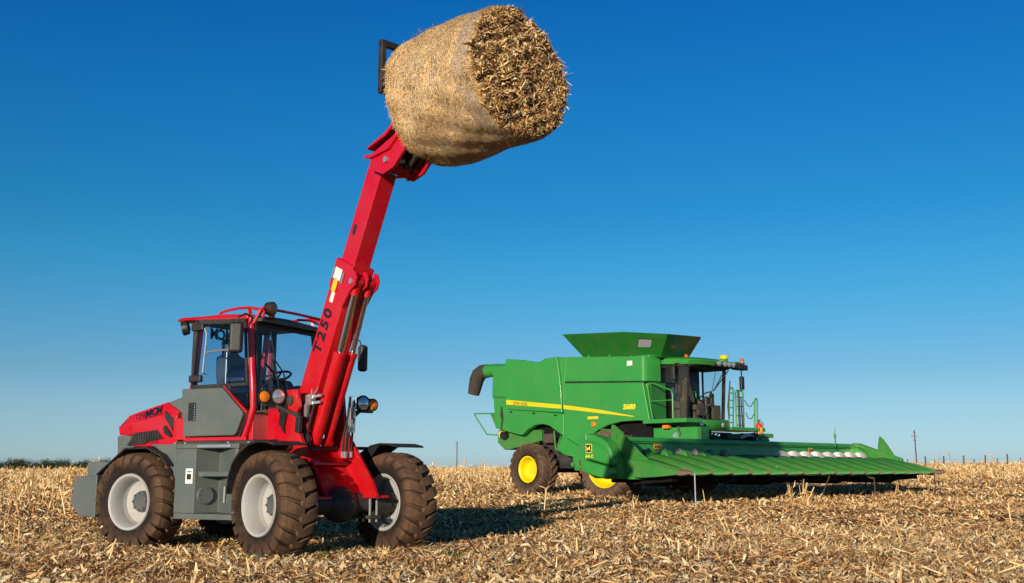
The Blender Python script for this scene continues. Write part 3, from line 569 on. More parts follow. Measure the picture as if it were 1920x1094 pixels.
# lettering and stickers on the boom
tm = frame(B(.80,.135,-.1535), u2, -n2_); o_ = text('boom_lettering', 'T250', .225, LETBLK, LO, tm, .003, .006, space=1.28); o_.rotation_euler.z = A18
def bst(name, s0, s1, n0, n1, mat, e=.004, y=-.168):
    m = MB(); m.plate([B(s0,n0,y),B(s1,n0,y),B(s1,n1,y),B(s0,n1,y)], (0,-e,0)); return PF(m, name, mat)
bst('sticker', 1.46, 1.60, .05, .20, STICK); bst('sticker', 1.14+.17, 1.455, .08, .165, STICKY); bst('sticker', 1.17, 1.30, .085, .155, STICK, y=-.1505)
bst('data_plate', 1.45, 1.58, .005, .04, SILVER); bst('data_plate', 1.44, 1.57, .215, .25, SILVER)
# head at boom tip
m = MB()
for y in (-.235,.195): m.prism([(1.96,4.45),(2.22,4.33),(2.42,4.38),(2.62,4.56),(2.86,4.80),(2.86,5.1),(2.62,4.86),(2.35,4.74),(2.00,4.62)], 'y', y, y+.04)
m.prism([(2.0,4.45),(2.22,4.36),(2.36,4.42),(2.36,4.58),(2.0,4.60)], 'y', -.19, .19)
m.prism([(1.90,4.62),(1.90,4.585),(2.02,4.56),(2.36,4.60),(2.56,4.76),(2.55,4.80),(2.34,4.645),(2.02,4.60)], 'y', -.27, .27)
m.prism([(1.95,4.70),(1.95,4.675),(2.30,4.77),(2.6,4.95),(2.8,5.1),(2.8,5.14),(2.57,4.99),(2.28,4.81)], 'y', -.27, .27)
m.box(1.90,1.96,-.1,-.04,4.44,4.47)
PF(m, 'boom_head', RED, .006)
m = MB(); m.rod((2.29,-.262,4.49),(2.29,.26,4.49),.036,n=16); PF(m, 'head_pin', SILVER)
m = MB(); m.box(2.2,2.5,-.19,-.13,4.42,4.62); m.rod((2.35,0,4.42),(2.75,0,4.72),.05); m.rod((2.3,.12,4.40),(2.72,.12,4.70),.03); PF(m, 'tilt_cylinder', DARK)
for y in (.05,.21): 
    m = MB(); m.prism([(2.10,4.36),(2.24,4.34),(2.55,4.60),(2.66,4.72),(2.56,4.74),(2.2,4.46)], 'y', y, y+.035); PF(m, 'head_link', REDD, .004)
# bale spike carriage
m = MB(); t_ = .042
m.bar((2.76,-.72,5.63),(2.76,.72,5.63),.06,.07); m.bar((2.76,-.72,5.08),(2.76,.72,5.08),.06,.07); m.bar((2.76,-.69,5.08),(2.76,-.69,5.63),.07,.06,(0,1,0)); m.bar((2.76,.69,5.08),(2.76,.69,5.63),.07,.06,(0,1,0)); m.bar((2.79,-.36,4.72),(2.79,.36,4.72),.08,.1)
for y in (-.2,.2): m.bar((2.78,y,4.7),(2.78,y,5.63),.06,.06,(0,1,0))
ca = PF(m, 'bale_spike_carriage', BLACK, .006)
for y in (-.35,0,.35):
    m = MB(); m.rod((2.8,y,4.80),(3.9,y,4.86),.028,.008); m.build('spike', DARK, ca)
# head lamps
for nm, x, yh, ya, z, zb in (('n',.60,-.49,-.68,1.845,1),('f',.80,.63,.78,1.80,-1)):
    m = MB()
    m.lathe([(-.10,.03),(-.08,.085),(0,.104),(.02,.102),(.02,.09),(.005,.087)], (x,yh,z), (1,0,0), 28)
    m.lathe([(-.06,.03),(-.04,.055),(0,.082),(.018,.080),(.018,.072),(.005,.070)], (x,ya,z-.012), (1,0,0), 28)
    m.prism([(yh,z+.09),(ya,z+.055),(ya,z-.08),(yh,z-.09)], 'x', x-.06, x+.006)
    hl = PF(m, 'headlamp', BLACK)
    m = MB(); m.lathe([(0,.088),(.012,.082),(.022,.04),(.026,.001)], (x+.004,yh,z), (1,0,0), 28); m.build('lens', LENS, hl)
    m = MB(); m.lathe([(0,.070),(.02,.062),(.032,.025),(.036,.001)], (x+.004,ya,z-.012), (1,0,0), 24); m.build('indicator_lens', ORANGE, hl)
    m = MB(); s = -1 if nm == 'n' else 1
    if s < 0:
        m.bar((x-.03,ya+.02,z-.10),(x-.03,yh+.02,z-.11),.06,.035); m.bar((x-.03,yh+.0,z-.11),(.86,-.385,z-.23),.06,.04); m.bar((.86,-.385,z-.20),(.90,-.375,z-.27),.06,.05); m.bar((.90,-.375,z-.24),(.89,-.375,1.41),.085,.05,(0,1,0))
    else:
        m.bar((x-.03,ya+.02,z-.10),(x-.03,yh-.06,z-.10),.06,.03); m.bar((x-.03,yh-.04,z-.10),(x-.02,.38,z-.26),.06,.04); m.bar((x-.02,.39,z-.24),(x,.375,1.30),.08,.05,(0,1,0))
    m.build('lamp_bracket', BLACK, hl, .006)
# hoses
hs = [[(.93,-.24,1.78),(.90,-.25,1.62),(.82,-.25,1.45),(.83,-.22,1.25),(.9,-.2,1.1)],[(1.0,-.22,1.80),(.95,-.24,1.6),(.88,-.24,1.42),(.90,-.2,1.2)],
      [(1.12,.20,1.85),(1.05,.22,1.60),(.98,.22,1.4),(.99,.2,1.16)],[(1.15,.23,1.80),(1.08,.25,1.55),(1.02,.25,1.35),(1.02,.24,1.16)],[(1.1,.27,1.6),(1.07,.28,1.4),(1.06,.27,1.16)],[(1.14,.16,1.5),(1.1,.17,1.3),(1.08,.17,1.16)]]
for h_ in hs: m = MB(); m.tube(h_, .014, 8); PF(m, 'hydraulic_hose', BLACK)
for x,y,z in ((.99,.2,1.14),(1.02,.24,1.14),(1.06,.27,1.14),(1.08,.17,1.14)): m = MB(); m.rod((x,y,z-.02),(x,y,z+.05),.022,n=8); PF(m, 'hose_fitting', SILVER)
m = MB(); m.box(.86,.97,-.27,-.2,1.74,1.86); m.bar((.95,-.24,1.83),(1.09,-.2,1.85),.03,.03); m.bar((.95,-.24,1.76),(1.07,-.2,1.77),.03,.03); m.bar((.87,-.25,1.60),(.87,-.25,1.75),.05,.05,(0,1,0)); m.rod((.93,-.24,1.85),(.95,-.24,1.93),.008); m.rod((.96,-.235,1.84),(1.05,-.22,1.95),.008)
PF(m, 'valve_block', SILVER)
m = MB(); m.box(1.05,1.10,.22,.30,1.42,1.72); m.tube([(1.08,.24,1.7),(1.08,.24,1.86),(1.10,.3,1.86),(1.10,.3,1.7)], .007); PF(m, 'hose_clamp', SILVER, .004)
# ---------------------------------------------------------------- round bale
HAX = (math.cos(R(45)), -math.sin(R(45)))
BC = (-2.895+2.86*HAX[0], 13.44+2.86*HAX[1], 5.07)
BALE = tag(empty('round_bale', BC, R(-45)), 'large net-wrapped round bale of chopped corn straw lifted high on the loader boom', 'straw bale')
BL, = (1.34,)
def bale_r(x, th):      # radius at length x (0 back .. BL front), th measured in the y-z plane
    t = x/BL; r = .755-.030*t
    edge = np.minimum(t, 1-t); r = r - .045*np.exp(-edge*BL/.03) - .012*np.exp(-edge*BL/.12)
    r = r + .022*np.cos(2*th+.7) + .012*np.sin(3*th+1.3+x) + .010*np.sin(5*th+x*4) + .008*np.sin(9*th+x*7+2) + .007*np.sin(14*th-x*11) - .025*np.exp(-((t-.62)/.18)**2)*np.exp(-((np.mod(th,2*np.pi)-4.3)/.6)**2)
    return r
nx, nth = 70, 220
xs = np.concatenate([np.linspace(0,.12,14)[:-1], np.linspace(.12,BL-.12,nx-26), np.linspace(BL-.12,BL,14)[1:]]); ths = np.linspace(0,2*np.pi,nth,endpoint=False)
XX, TT = np.meshgrid(xs, ths, indexing='ij'); RR = bale_r(XX,TT) + .004*np.sin(XX*260) + rng.normal(0,.0035,XX.shape)
co = np.stack([XX, RR*np.cos(TT), RR*np.sin(TT)],-1).reshape(-1,3)
k = len(xs); a = np.arange(k-1)[:,None]*nth+np.arange(nth)[None,:]; b = np.arange(k-1)[:,None]*nth+(np.arange(nth)[None,:]+1)%nth
q = np.stack([a,b,b+nth,a+nth],-1).reshape(-1,4)
def straw_wrap():
    m, nt, b = mat_base('net_wrapped_straw'); L = nt.links.new
    tc = N(nt,'ShaderNodeTexCoord'); mp = N(nt,'ShaderNodeMapping'); mp.inputs['Scale'].default_value = (70,9,9); L(tc.outputs['Object'], mp.inputs[0])
    n1 = N(nt,'ShaderNodeTexNoise'); n1.inputs['Scale'].default_value = 1; n1.inputs['Detail'].default_value = 6; n1.inputs['Roughness'].default_value = .7; L(mp.outputs[0], n1.inputs['Vector'])
    n2 = N(nt,'ShaderNodeTexNoise'); n2.inputs['Scale'].default_value = 34; n2.inputs['Detail'].default_value = 6; L(tc.outputs['Object'], n2.inputs['Vector'])
    av = N(nt,'ShaderNodeMix', data_type='FLOAT'); av.inputs[0].default_value = .45; L(n1.outputs[0], av.inputs[2]); L(n2.outputs[0], av.inputs[3])
    rp = N(nt,'ShaderNodeValToRGB'); e = rp.color_ramp.elements; e.new(.5); e.new(.6)
    for x, (p, c) in zip(e, [(.34,(.20,.09,.035)),(.44,(.52,.30,.12)),(.52,(.76,.50,.23)),(.63,(.90,.67,.37))]): x.position = p; x.color = (*c,1)
    L(av.outputs[0], rp.inputs[0]); L(rp.outputs[0], b.inputs['Base Color']); b.inputs['Roughness'].default_value = .85; b.inputs['Specular IOR Level'].default_value = .2
    bp = N(nt,'ShaderNodeBump'); bp.inputs['Strength'].default_value = .7; bp.inputs['Distance'].default_value = .05; L(av.outputs[0], bp.inputs['Height']); L(bp.outputs[0], b.inputs['Normal'])
    return m
WRAP = straw_wrap()
np_mesh('wrapped_side', co, q, WRAP, parent=BALE, smooth=True)
# discs closing the two ends
def end_disc(name, x0, sgn, mat):
    rs = np.linspace(0,1,26); TH = np.linspace(0,2*np.pi,120,endpoint=False); RR, TT = np.meshgrid(rs,TH,indexing='ij'); rad = RR*(bale_r(np.full_like(TT,x0),TT)-.004)
    xx = x0+sgn*(.05*(1-RR**3))+rng.normal(0,.012,RR.shape)*(RR<.97)
    co = np.stack([xx,rad*np.cos(TT),rad*np.sin(TT)],-1).reshape(-1,3); a = np.arange(25)[:,None]*120+np.arange(120)[None,:]; b = np.arange(25)[:,None]*120+(np.arange(120)[None,:]+1)%120
    return np_mesh(name, co, np.stack([a,b,b+120,a+120],-1).reshape(-1,4), mat, parent=BALE)
CORE = ramped('dark_straw_core', [(.3,(.035,.018,.01)),(.5,(.13,.075,.035)),(.7,(.36,.25,.12))], 22, 6, .9, bump=.8, bscale=50)
end_disc('front_end', BL-.02, 1, CORE); end_disc('back_end', .01, -1, CORE)
BSTRAW = ramped('loose_bale_straw', [(.0,(.08,.028,.010)),(.25,(.27,.125,.045)),(.48,(.60,.36,.14)),(.74,(.84,.59,.28)),(.95,(.92,.75,.45))], 14, 4, .8, attr='tint', bump=.2, bscale=60, dist=.01)
# chopped pieces sticking out of the two ends
def end_bits(name, x0, sgn, n, n_long):
    ps = []
    for cnt, l0, l1, w0, w1 in ((n,.02,.085,.10,.34),(n_long,.08,.18,.05,.13)):
        th = rng.random(cnt)*6.283; rr = np.sqrt(rng.random(cnt)); rad = rr*(bale_r(np.full(cnt,x0),th)-.01)
        ly, lz_ = rad*np.cos(th), rad*np.sin(th); lump = .035*np.sin(ly*11+1+2*np.sin(lz_*5))*np.sin(lz_*9+ly*3)+.035*np.sin(ly*27+3*np.sin(lz_*8))*np.cos(lz_*31+ly*6)
        px_ = x0+sgn*(.05*(1-rr**3)+lump+.025*rng.random(cnt))
        P = np.stack([px_,rad*np.cos(th),rad*np.sin(th)],-1); L = l0+(l1-l0)*rng.random(cnt)**1.6; W = np.clip(L*(w0+(w1-w0)*rng.random(cnt)),.005,.028)
        # make strips in a plane facing x: build flat then rotate z->x
        v, qd = strips(np.zeros_like(P), L, W, rng.random(cnt)*6.283, rng.normal(0,.5,cnt), rng.normal(0,.8,cnt), rng.normal(0,1.0,cnt), 3, fold=1.4)
        v = np.stack([v[:,2]*sgn, v[:,1], v[:,0]],-1) + np.repeat(P,8,axis=0)
        ps.append((v, qd, np.repeat(np.clip(rng.normal(.44,.30,cnt),0,1),8)))
    v,q2,t = join(ps); o = np_mesh(name, v, q2, BSTRAW, t, parent=BALE); o['kind'] = 'stuff'; return o
end_bits('chopped_stalks', BL-.02, 1, 17000, 2600); end_bits('chopped_stalks', .01, -1, 1500, 200)
# short fibres lying round the wrapped side, some lifting off it
ps = []
cnt = 60000; x = rng.random(cnt)*BL; th = rng.random(cnt)*6.283; rad = bale_r(x,th)+.002+.007*rng.random(cnt)**2
L = .02+.06*rng.random(cnt)**1.5; along = rng.normal(0,1.1,cnt); lift = np.abs(rng.normal(0,.09,cnt))
loose = rng.random(cnt) < .03; lift[loose] += .5*rng.random(loose.sum()); 
top = (np.abs(np.mod(th,6.283)-1.9) < .45) & (x > .12) & (x < .62) & (rng.random(cnt) < .10); lift[top] += .9*rng.random(top.sum()); L[top] *= 1.3
er = np.stack([np.zeros(cnt),np.cos(th),np.sin(th)],-1); et = np.stack([np.zeros(cnt),-np.sin(th),np.cos(th)],-1); ex = np.stack([np.ones(cnt),np.zeros(cnt),np.zeros(cnt)],-1)
P = er*rad[:,None]+ex*x[:,None]; d = et*(np.cos(along)*np.cos(lift))[:,None]+ex*(np.sin(along)*np.cos(lift))[:,None]+er*np.sin(lift)[:,None]
W = .0009+.0016*rng.random(cnt); s_ = np.cross(er,d); s_ /= np.linalg.norm(s_,axis=1)[:,None]
V = np.empty((cnt,3,2,3))
for kk, t in enumerate((0,.5,1)):
    c = P+d*(L*t)[:,None]-er*(.12*L*t*t*(lift<.4))[:,None]; V[:,kk,0] = c-s_*W[:,None]*(1-.6*t); V[:,kk,1] = c+s_*W[:,None]*(1-.6*t)
bs = np.arange(cnt)*6; q2 = np.concatenate([np.stack([bs+2*k_,bs+2*k_+1,bs+2*k_+3,bs+2*k_+2],-1) for k_ in range(2)])
o = np_mesh('straw_fibres', V.reshape(-1,3), q2, BSTRAW, np.repeat(np.clip(rng.normal(.52,.32,cnt),0,1),6), parent=BALE); o['kind'] = 'stuff'
# net-wrap threads running round the bale
m = MB(); THR = plain('net_thread', (.80,.74,.62), .6)
for k_ in range(34):
    x_ = .16+k_*.0285+rng.normal(0,.002); th_ = np.linspace(0,2*np.pi,90,endpoint=False); rr_ = bale_r(np.full(90,x_),th_)+.006+.002*np.sin(th_*23+k_)
    wv = .004*np.sin(th_*7+k_*.3)
    m.tube([(x_+wv[j], rr_[j]*math.cos(th_[j]), rr_[j]*math.sin(th_[j])) for j in range(90)], .0024, 3, closed=True)
th_o = m.build('net_thread', THR, BALE); th_o['kind'] = 'stuff'
# band of pale net near the front end
xs2 = np.linspace(BL-.21, BL-.02, 12); TH = np.linspace(0,2*np.pi,220,endpoint=False); X2, T2 = np.meshgrid(xs2,TH,indexing='ij')
R2 = bale_r(X2,T2)+.010+.002*np.sin(T2*60)+rng.normal(0,.001,X2.shape); co = np.stack([X2+.012*np.sin(T2*5),R2*np.cos(T2),R2*np.sin(T2)],-1).reshape(-1,3)
a = np.arange(11)[:,None]*220+np.arange(220)[None,:]; b = np.arange(11)[:,None]*220+(np.arange(220)[None,:]+1)%220
def netmat():
    m = bpy.data.materials.new('pale_net_wrap'); m.use_nodes = True; nt = m.node_tree; b = nt.nodes['Principled BSDF']; L = nt.links.new
    b.inputs['Base Color'].default_value = (.40,.35,.32,1); b.inputs['Roughness'].default_value = .6
    tc = N(nt,'ShaderNodeTexCoord'); n = N(nt,'ShaderNodeTexNoise'); n.inputs['Scale'].default_value = 90; n.inputs['Detail'].default_value = 3; L(tc.outputs['Object'], n.inputs['Vector'])
    rp = N(nt,'ShaderNodeMapRange'); rp.inputs[1].default_value = .44; rp.inputs[2].default_value = .62; rp.inputs[3].default_value = .05; rp.inputs[4].default_value = .8; L(n.outputs[0], rp.inputs[0]); L(rp.outputs[0], b.inputs['Alpha']); return m
np_mesh('net_band', co, np.stack([a,b,b+220,a+220],-1).reshape(-1,4), netmat(), parent=BALE, smooth=True)
SHADE = paint('shade_black_steel', (.006,.006,.007), .7, coat=0, dust=.02, spec=.2)  # near-black: deep shade under the header and in wheel arches put into colour
# ---------------------------------------------------------------- combine harvester
CO = tag(empty('combine_harvester', (8.37, 27.4, .22), R(-47)), 'green combine harvester with yellow wheels and a wide folding-free corn header parked in stubble', 'combine harvester')
CO['label'] = 'large green combine harvester with yellow wheels and a wide many-pointed corn header at its front'
FH = [(0,.935),(.15,.932),(.30,.92),(.38,.89),(.428,.85),(.435,.80),(.43,.76),(.41,.71),(.38,.67),(.36,.645)]
def rimp(w, r): return [(-w,r+.03),(-w-.01,r),(-w+.02,r-.04),(-w*.5,r-.06),(w*.3,r-.07),(w*.7,r-.05),(w*.92,r-.03),(w,r),(w-.005,r+.035),(w-.04,r),(w*.6,r-.02),(-w*.5,r-.03)]
def discp(r, a): return [(a+.10,r-.06),(a,r-.12),(a-.02,r*.45),(a-.02,.05),(a-.05,.05),(a-.05,r*.45),(a-.04,r-.11),(a+.06,r-.055)]
for sd in (-1,1):
    make_wheel(CO, (-6.1, sd*1.80, .90), sd, .985, FH, rimp(.37,.645), discp(.645,.10), YEL, TYRE2, 21, .36, .30, .055, (.06,.20,.16,8), YEL, .2, down=.2)
    RHf = [(y_*.76, .30+(r_-.30)*.72) for y_, r_ in [(0,.935),(.15,.932),(.30,.92),(.38,.89),(.425,.83),(.43,.75),(.415,.66),(.38,.58),(.35,.52)]]
    make_wheel(CO, (-9.6, sd*1.57, .775), sd, .775, RHf, rimp(.27,.38), discp(.38,.02), YEL, TYRE2, 20, .38, .36, .05, (-.02,.15,.06,8), YEL, .1, down=.16)
# chassis and inner boxes, wheel-arch shade put into their near-black colour
m = MB(); m.box(-10.9,-5.0,-1.05,1.05,.80,1.9); m.rod((-9.6,-1.4,.78),(-9.6,1.4,.78),.11); m.rod((-6.1,-1.6,.98),(-6.1,1.6,.98),.2); m.box(-6.7,-5.4,-1.3,1.3,.95,1.9); m.build('chassis', DARK, CO, .02)
m = MB(); m.box(-10.05,-8.3,-1.3,1.3,1.72,2.16); m.box(-7.9,-4.95,-1.40,1.40,1.5,2.16); m.build('shaded_arch_core', SHADE, CO)
m = MB(); m.box(-11.15,-5.95,-1.58,1.58,2.16,3.95); m.box(-5.96,-4.95,-1.58,.84,2.16,3.95); m.box(-4.96,-4.75,-1.55,-1.03,2.15,3.2); m.box(-8.1,-4.9,-1.5,.84,3.9,4.02); m.build('body_core', GREEN, CO, .02)
for sd in (-1,1):
    m = MB(); m.prism([(-10.71,4.31),(-10.35,4.27),(-9.9,4.22),(-9.35,4.11),(-9.15,4.10),(-8.9,4.185),(-8.36,4.20),(-8.30,3.9),(-8.19,3.2),(-8.155,2.47),(-10.5,2.66),(-10.66,2.72),(-10.69,3.3)], 'y', sd*1.765, sd*1.62); rp_ = m.build('rear_side_door', GREEN, CO, .03)
    m = MB(); m.prism([(-8.36,4.20),(-7.99,4.15),(-8.12,3.2),(-8.155,2.47),(-8.19,3.2),(-8.30,3.9)], 'y', sd*1.70, sd*1.55); m.build('side_door_edge', GREEN, CO, .02)
    m = MB(); m.prism([(-11.37,4.12),(-10.75,4.10),(-10.70,2.70),(-8.155,2.45),(-8.14,1.76),(-8.42,1.90),(-8.75,2.09),(-9.05,2.16),(-9.4,2.14),(-9.72,2.02),(-10.0,1.84),(-10.3,1.89),(-11.25,2.10),(-11.35,3.05),(-11.42,3.12)], 'y', sd*1.70, sd*1.5); m.build('rear_side_panel', GREEN, CO, .025)
    m = MB(); m.prism([(-8.115,3.375),(-4.98,3.215),(-4.75,2.12),(-5.2,2.135),(-5.8,2.13),(-6.3,2.05),(-6.75,1.9),(-7.1,1.68),(-7.3,1.43),(-7.42,1.44),(-8.125,1.74)], 'y', sd*1.725, sd*1.55); 
    if sd > 0: m = MB(); m.prism([(-8.115,3.375),(-5.95,3.25),(-5.95,2.12),(-6.3,2.05),(-6.75,1.9),(-7.1,1.68),(-7.3,1.43),(-7.42,1.44),(-8.125,1.74)], 'y', 1.725, 1.55)
    fp = m.build('front_side_panel', GREEN, CO, .03)
    m = MB(); xe = -4.98 if sd < 0 else -5.95; m.prism([(-7.96,4.165),(xe,3.955),(xe,3.25),(-8.06,3.42)], 'y', sd*1.725, sd*1.4); m.build('tank_side_panel', GREEN, CO, .012)
    if sd > 0: continue
    m = MB(); m.prism([(-8.11,2.90),(-8.11,2.74),(-6.8,2.55),(-5.3,2.27),(-4.85,2.21)], 'y', sd*1.732, sd*1.72); m.build('panel_crease', GREEN, fp)
    m = MB(); y = lambda v: sd*v
    arc = [(-4.982,1.723),(-4.925,1.70),(-4.885,1.62),(-4.86,1.5),(-4.84,1.35),(-4.83,1.1)]
    for (x0,y0),(x1,y1) in zip(arc, arc[1:]):
        m.add([(x0,y(y0),3.25+.05*(x0+4.98)),(x1,y(y1),3.25+.05*(x1+4.98)),(x1,y(y1),3.955-.05*(x1+4.98)),(x0,y(y0),3.955-.05*(x0+4.98))],[(0,1,2,3)])
    m.build('tank_corner_panel', GREEN, CO)
    m = MB(); m.prism([(-8.06,3.425),(-4.9,3.25),(-4.9,3.20),(-8.10,3.37)], 'y', sd*1.70, sd*1.6); m.build('panel_gap_shade', BLACK, CO)  # black strip added to paint the shade between the two panels
    m = MB(); m.prism([(-10.64,2.985),(-8.17,2.715),(-8.17,2.60),(-10.64,2.835)], 'y', sd*1.772, sd*1.75); m.build('yellow_stripe', YEL, rp_)
    m = MB(); m.prism([(-8.11,2.708),(-6.6,2.50),(-5.33,2.27),(-5.33,2.25),(-6.6,2.40),(-8.11,2.592)], 'y', sd*1.737, sd*1.71); m.build('yellow_stripe', YEL, fp)
text('side_lettering', 'JOHN DEERE', .15, plain('dark_green_lettering', (.03,.09,.02), .5), CO, frame((-9.98,-1.776,2.83), (1,0,-.105), (0,0,1)), .002, .0, sx=.78)
text('side_lettering', 'S680', .20, LETYEL, CO, frame((-5.50,-1.732,2.535), (1,0,-.02), (0,0,1)), .003, .008, shear=.15, sx=1.15)
m = MB(); m.box(-7.12,-6.70,-1.732,-1.725,2.24,2.32); m.build('warning_label', STICKY, CO)
m = MB(); m.box(-5.55,-5.35,-1.732,-1.725,3.72,3.86); m.build('side_reflector', STICK, CO)
m = MB(); m.lathe([(0,.085),(.05,.08),(.07,.05),(.075,.001)], (-6.87,-1.725,2.08), (0,-1,0), 20); m.build('side_indicator', ORANGE, CO)
# hopper extension
bt = [(-7.67,-1.3,4.17),(-5.9,-1.3,4.02),(-4.65,-1.3,3.93),(-4.95,.3,3.97),(-5.9,1.3,4.06),(-7.67,1.3,4.17)]
tp = [(-7.98,-1.9,4.85),(-5.5,-1.9,4.69),(-3.9,-1.9,4.48),(-4.48,.4,4.65),(-5.63,1.9,4.80),(-7.98,1.9,4.95)]
cc = Vector((-6.2,0,0)); inn = lambda L, z: [tuple(Vector(p)+(Vector((cc.x,0,p[2]))-Vector(p)).normalized()*.03+Vector((0,0,z))) for p in L]
m = MB(); m.loft([bt, tp, inn(tp,0), inn(bt,0)], cap=False); hp = m.build('grain_tank_hopper', GREEND, CO)
def onface(u, v): 
    a = Vector(bt[1]).lerp(Vector(bt[2]),u); b = Vector(tp[1]).lerp(Vector(tp[2]),u); return a.lerp(b,v)
nf = (Vector(bt[2])-Vector(bt[1])).cross(Vector(tp[1])-Vector(bt[1])).normalized(); nf = nf if nf.y < 0 else -nf
m = MB(); m.plate([onface(u,v)+nf*.004 for u,v in ((.33,.44),(.66,.44),(.68,.74),(.36,.74))], nf*.012); m.build('hopper_window', plain('milky_window', (.34,.34,.36), .2), hp)
m = MB(); m.plate([onface(u,v)+nf*.002 for u,v in ((.31,.41),(.68,.41),(.70,.77),(.34,.77))], nf*.008); m.build('window_frame', BLACK, hp)
m = MB(); m.plate([Vector(bt[2])+Vector((.01,0,0)), Vector(tp[2])+Vector((.01,0,0)), Vector(tp[2])+Vector((-.02,.04,0)), Vector(bt[2])+Vector((-.02,.04,0))], (0.008,-.008,0)); m.build('hopper_edge', GREEN, hp)
# unloading auger spout
m = MB(); m.tube([(-7.6,1.2,3.9),(-10.8,-.7,4.0),(-12.2,-.88,4.10),(-12.65,-.9,4.10)], .22, 20); au = m.build('unloading_auger', GREEN, CO)
m = MB(); m.tube([(-12.55,-.9,4.10),(-12.8,-.9,4.09),(-12.98,-.9,4.0),(-13.10,-.9,3.83),(-13.2,-.9,3.52),(-13.26,-.9,3.34)], .22, 20, rs=[.235,.245,.26,.25,.225,.20]); m.build('rubber_spout', paint('dark_spout_rubber', (.035,.028,.025), .7, coat=0, dust=.45, dcol=(.13,.085,.06)), au)
# rear details
m = MB(); m.tube([(-11.55,-1.3,2.60),(-12.74,-1.3,2.64),(-12.72,-1.3,2.58),(-12.11,-1.3,1.93),(-11.4,-1.3,1.88)], .022); m.build('rear_handrail', GREEN, CO)
m = MB(); m.prism([(-11.6,2.6),(-11.95,2.6),(-11.7,2.2),(-11.45,2.1),(-11.25,2.1),(-11.3,2.9)], 'y', -1.3, 1.3); m.prism([(-11.4,2.05),(-11.45,1.65),(-11.1,1.4),(-10.8,1.42),(-9.4,1.66),(-9.4,2.0)], 'y', -1.42, 1.42); m.build('straw_chopper', GREEN2, CO, .02)
m = MB(); m.rod((-11.0,-1.62,1.86),(-11.0,-1.30,1.86),.12); m.build('drive_pulley', BLACK, CO); m = MB(); m.rod((-11.08,-1.60,1.90),(-11.08,-1.50,1.90),.12); m.build('yellow_pulley', YEL, CO)
m = MB(); m.box(-9.42,-8.98,-1.35,-1.0,1.58,1.88); m.build('hydraulic_tank', RUBBER, CO, .04)
m = MB(); m.tube([(-8.9,-1.35,1.95),(-8.85,-1.35,1.5),(-8.8,-1.35,1.35)], .03); m.tube([(-8.55,-1.4,1.8),(-8.7,-1.4,1.5)], .025); m.tube([(-9.6,-1.3,1.9),(-9.6,-1.35,1.6)], .03); m.build('steering_linkage', GREEN2, CO)
m = MB(); m.prism([(-8.45,1.85),(-7.35,1.45),(-7.42,.80),(-7.98,.80),(-8.05,1.15),(-8.35,1.2),(-8.75,1.38)], 'y', -1.42, -1.30); m.prism([(-8.45,1.85),(-7.35,1.45),(-7.42,.80),(-7.98,.80),(-8.05,1.15),(-8.35,1.2),(-8.75,1.38)], 'y', 1.30, 1.42); m.box(-8.0,-7.3,-1.4,1.4,.74,.80); m.rod((-8.0,-1.44,.92),(-8.0,-1.5,.92),.07); m.build('lower_side_frame', GREEN, CO, .015)
m = MB(); m.tube([(-10.92,-1.73,2.78),(-10.9,-1.74,2.5),(-10.88,-1.73,2.35),(-10.95,-1.73,1.98)], .03, rs=[.02,.05,.03,.015]); m.build('rear_hose', BLACK, CO)
# ---- cab
m = MB(); m.loft([[(-4.98,-1.0,3.77),(-3.95,-1.04,3.70),(-3.72,-.7,3.70),(-3.66,0,3.70),(-3.72,.7,3.70),(-3.95,1.04,3.70),(-4.98,1.0,3.77)],[(-4.98,-1.02,3.93),(-3.85,-1.06,3.84),(-3.62,-.72,3.83),(-3.56,0,3.83),(-3.62,.72,3.83),(-3.85,1.06,3.84),(-4.98,1.02,3.93)],[(-4.9,-.9,3.98),(-3.95,-.95,3.91),(-3.75,-.6,3.90),(-3.7,0,3.90),(-3.75,.6,3.90),(-3.95,.95,3.91),(-4.9,.9,3.98)]]); rf = m.build('cab_roof', GREEN, CO, .02)
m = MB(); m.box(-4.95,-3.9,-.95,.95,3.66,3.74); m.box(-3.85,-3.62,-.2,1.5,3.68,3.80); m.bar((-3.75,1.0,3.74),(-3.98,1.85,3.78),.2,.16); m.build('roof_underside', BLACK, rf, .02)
m = MB(); m.bar((-3.85,1.0,3.88),(-4.05,1.8,3.90),.22,.05); m.build('lamp_arm_cover', GREEN, rf, .015)
m = MB(); m.rod((-3.85,.62,3.88),(-3.85,.62,3.96),.10,.12); m.build('receiver_mount', GREEN, rf); m = MB(); m.lathe([(0,.12),(.04,.135),(.08,.13),(.11,.09),(.12,.001)], (-3.85,.62,3.96), (0,0,1), 24); m.build('satellite_receiver', YEL, rf)
for x,y_,z in ((-4.55,-.25,3.95),(-4.0,1.75,3.93)): m = MB(); m.lathe([(0,.065),(.08,.063),(.13,.04),(.15,.001)], (x,y_,z), (0,0,1), 20); m.build('beacon', plain('beacon_orange', (.55,.12,.02), .25), rf)
for i_,(y_,c_) in enumerate(((-.02,1),(.27,0),(.46,1),(.66,0),(1.45,0),(1.66,1))): m = MB(); x_ = -3.55 if y_ < 1 else -3.82; m.lathe([(-.06,.05),(0,.075),(.01,.07),(.02,.001)], (x_,y_,3.76), (1,-.1,-.1), 20); m.build('roof_lamp', LENS, rf)
BOWB = [(-4.92,-1.0),(-4.35,-1.02),(-4.12,-.85),(-3.98,-.45),(-3.95,0),(-3.98,.45),(-4.12,.85),(-4.35,1.02),(-4.92,1.0)]
def bow(z): return [(x + (0 if i_ in (0,8) else .10*(z-2.17)/1.5), y_, z) for i_,(x,y_) in enumerate(BOWB)]
lo, hi = bow(2.17), bow(3.68)
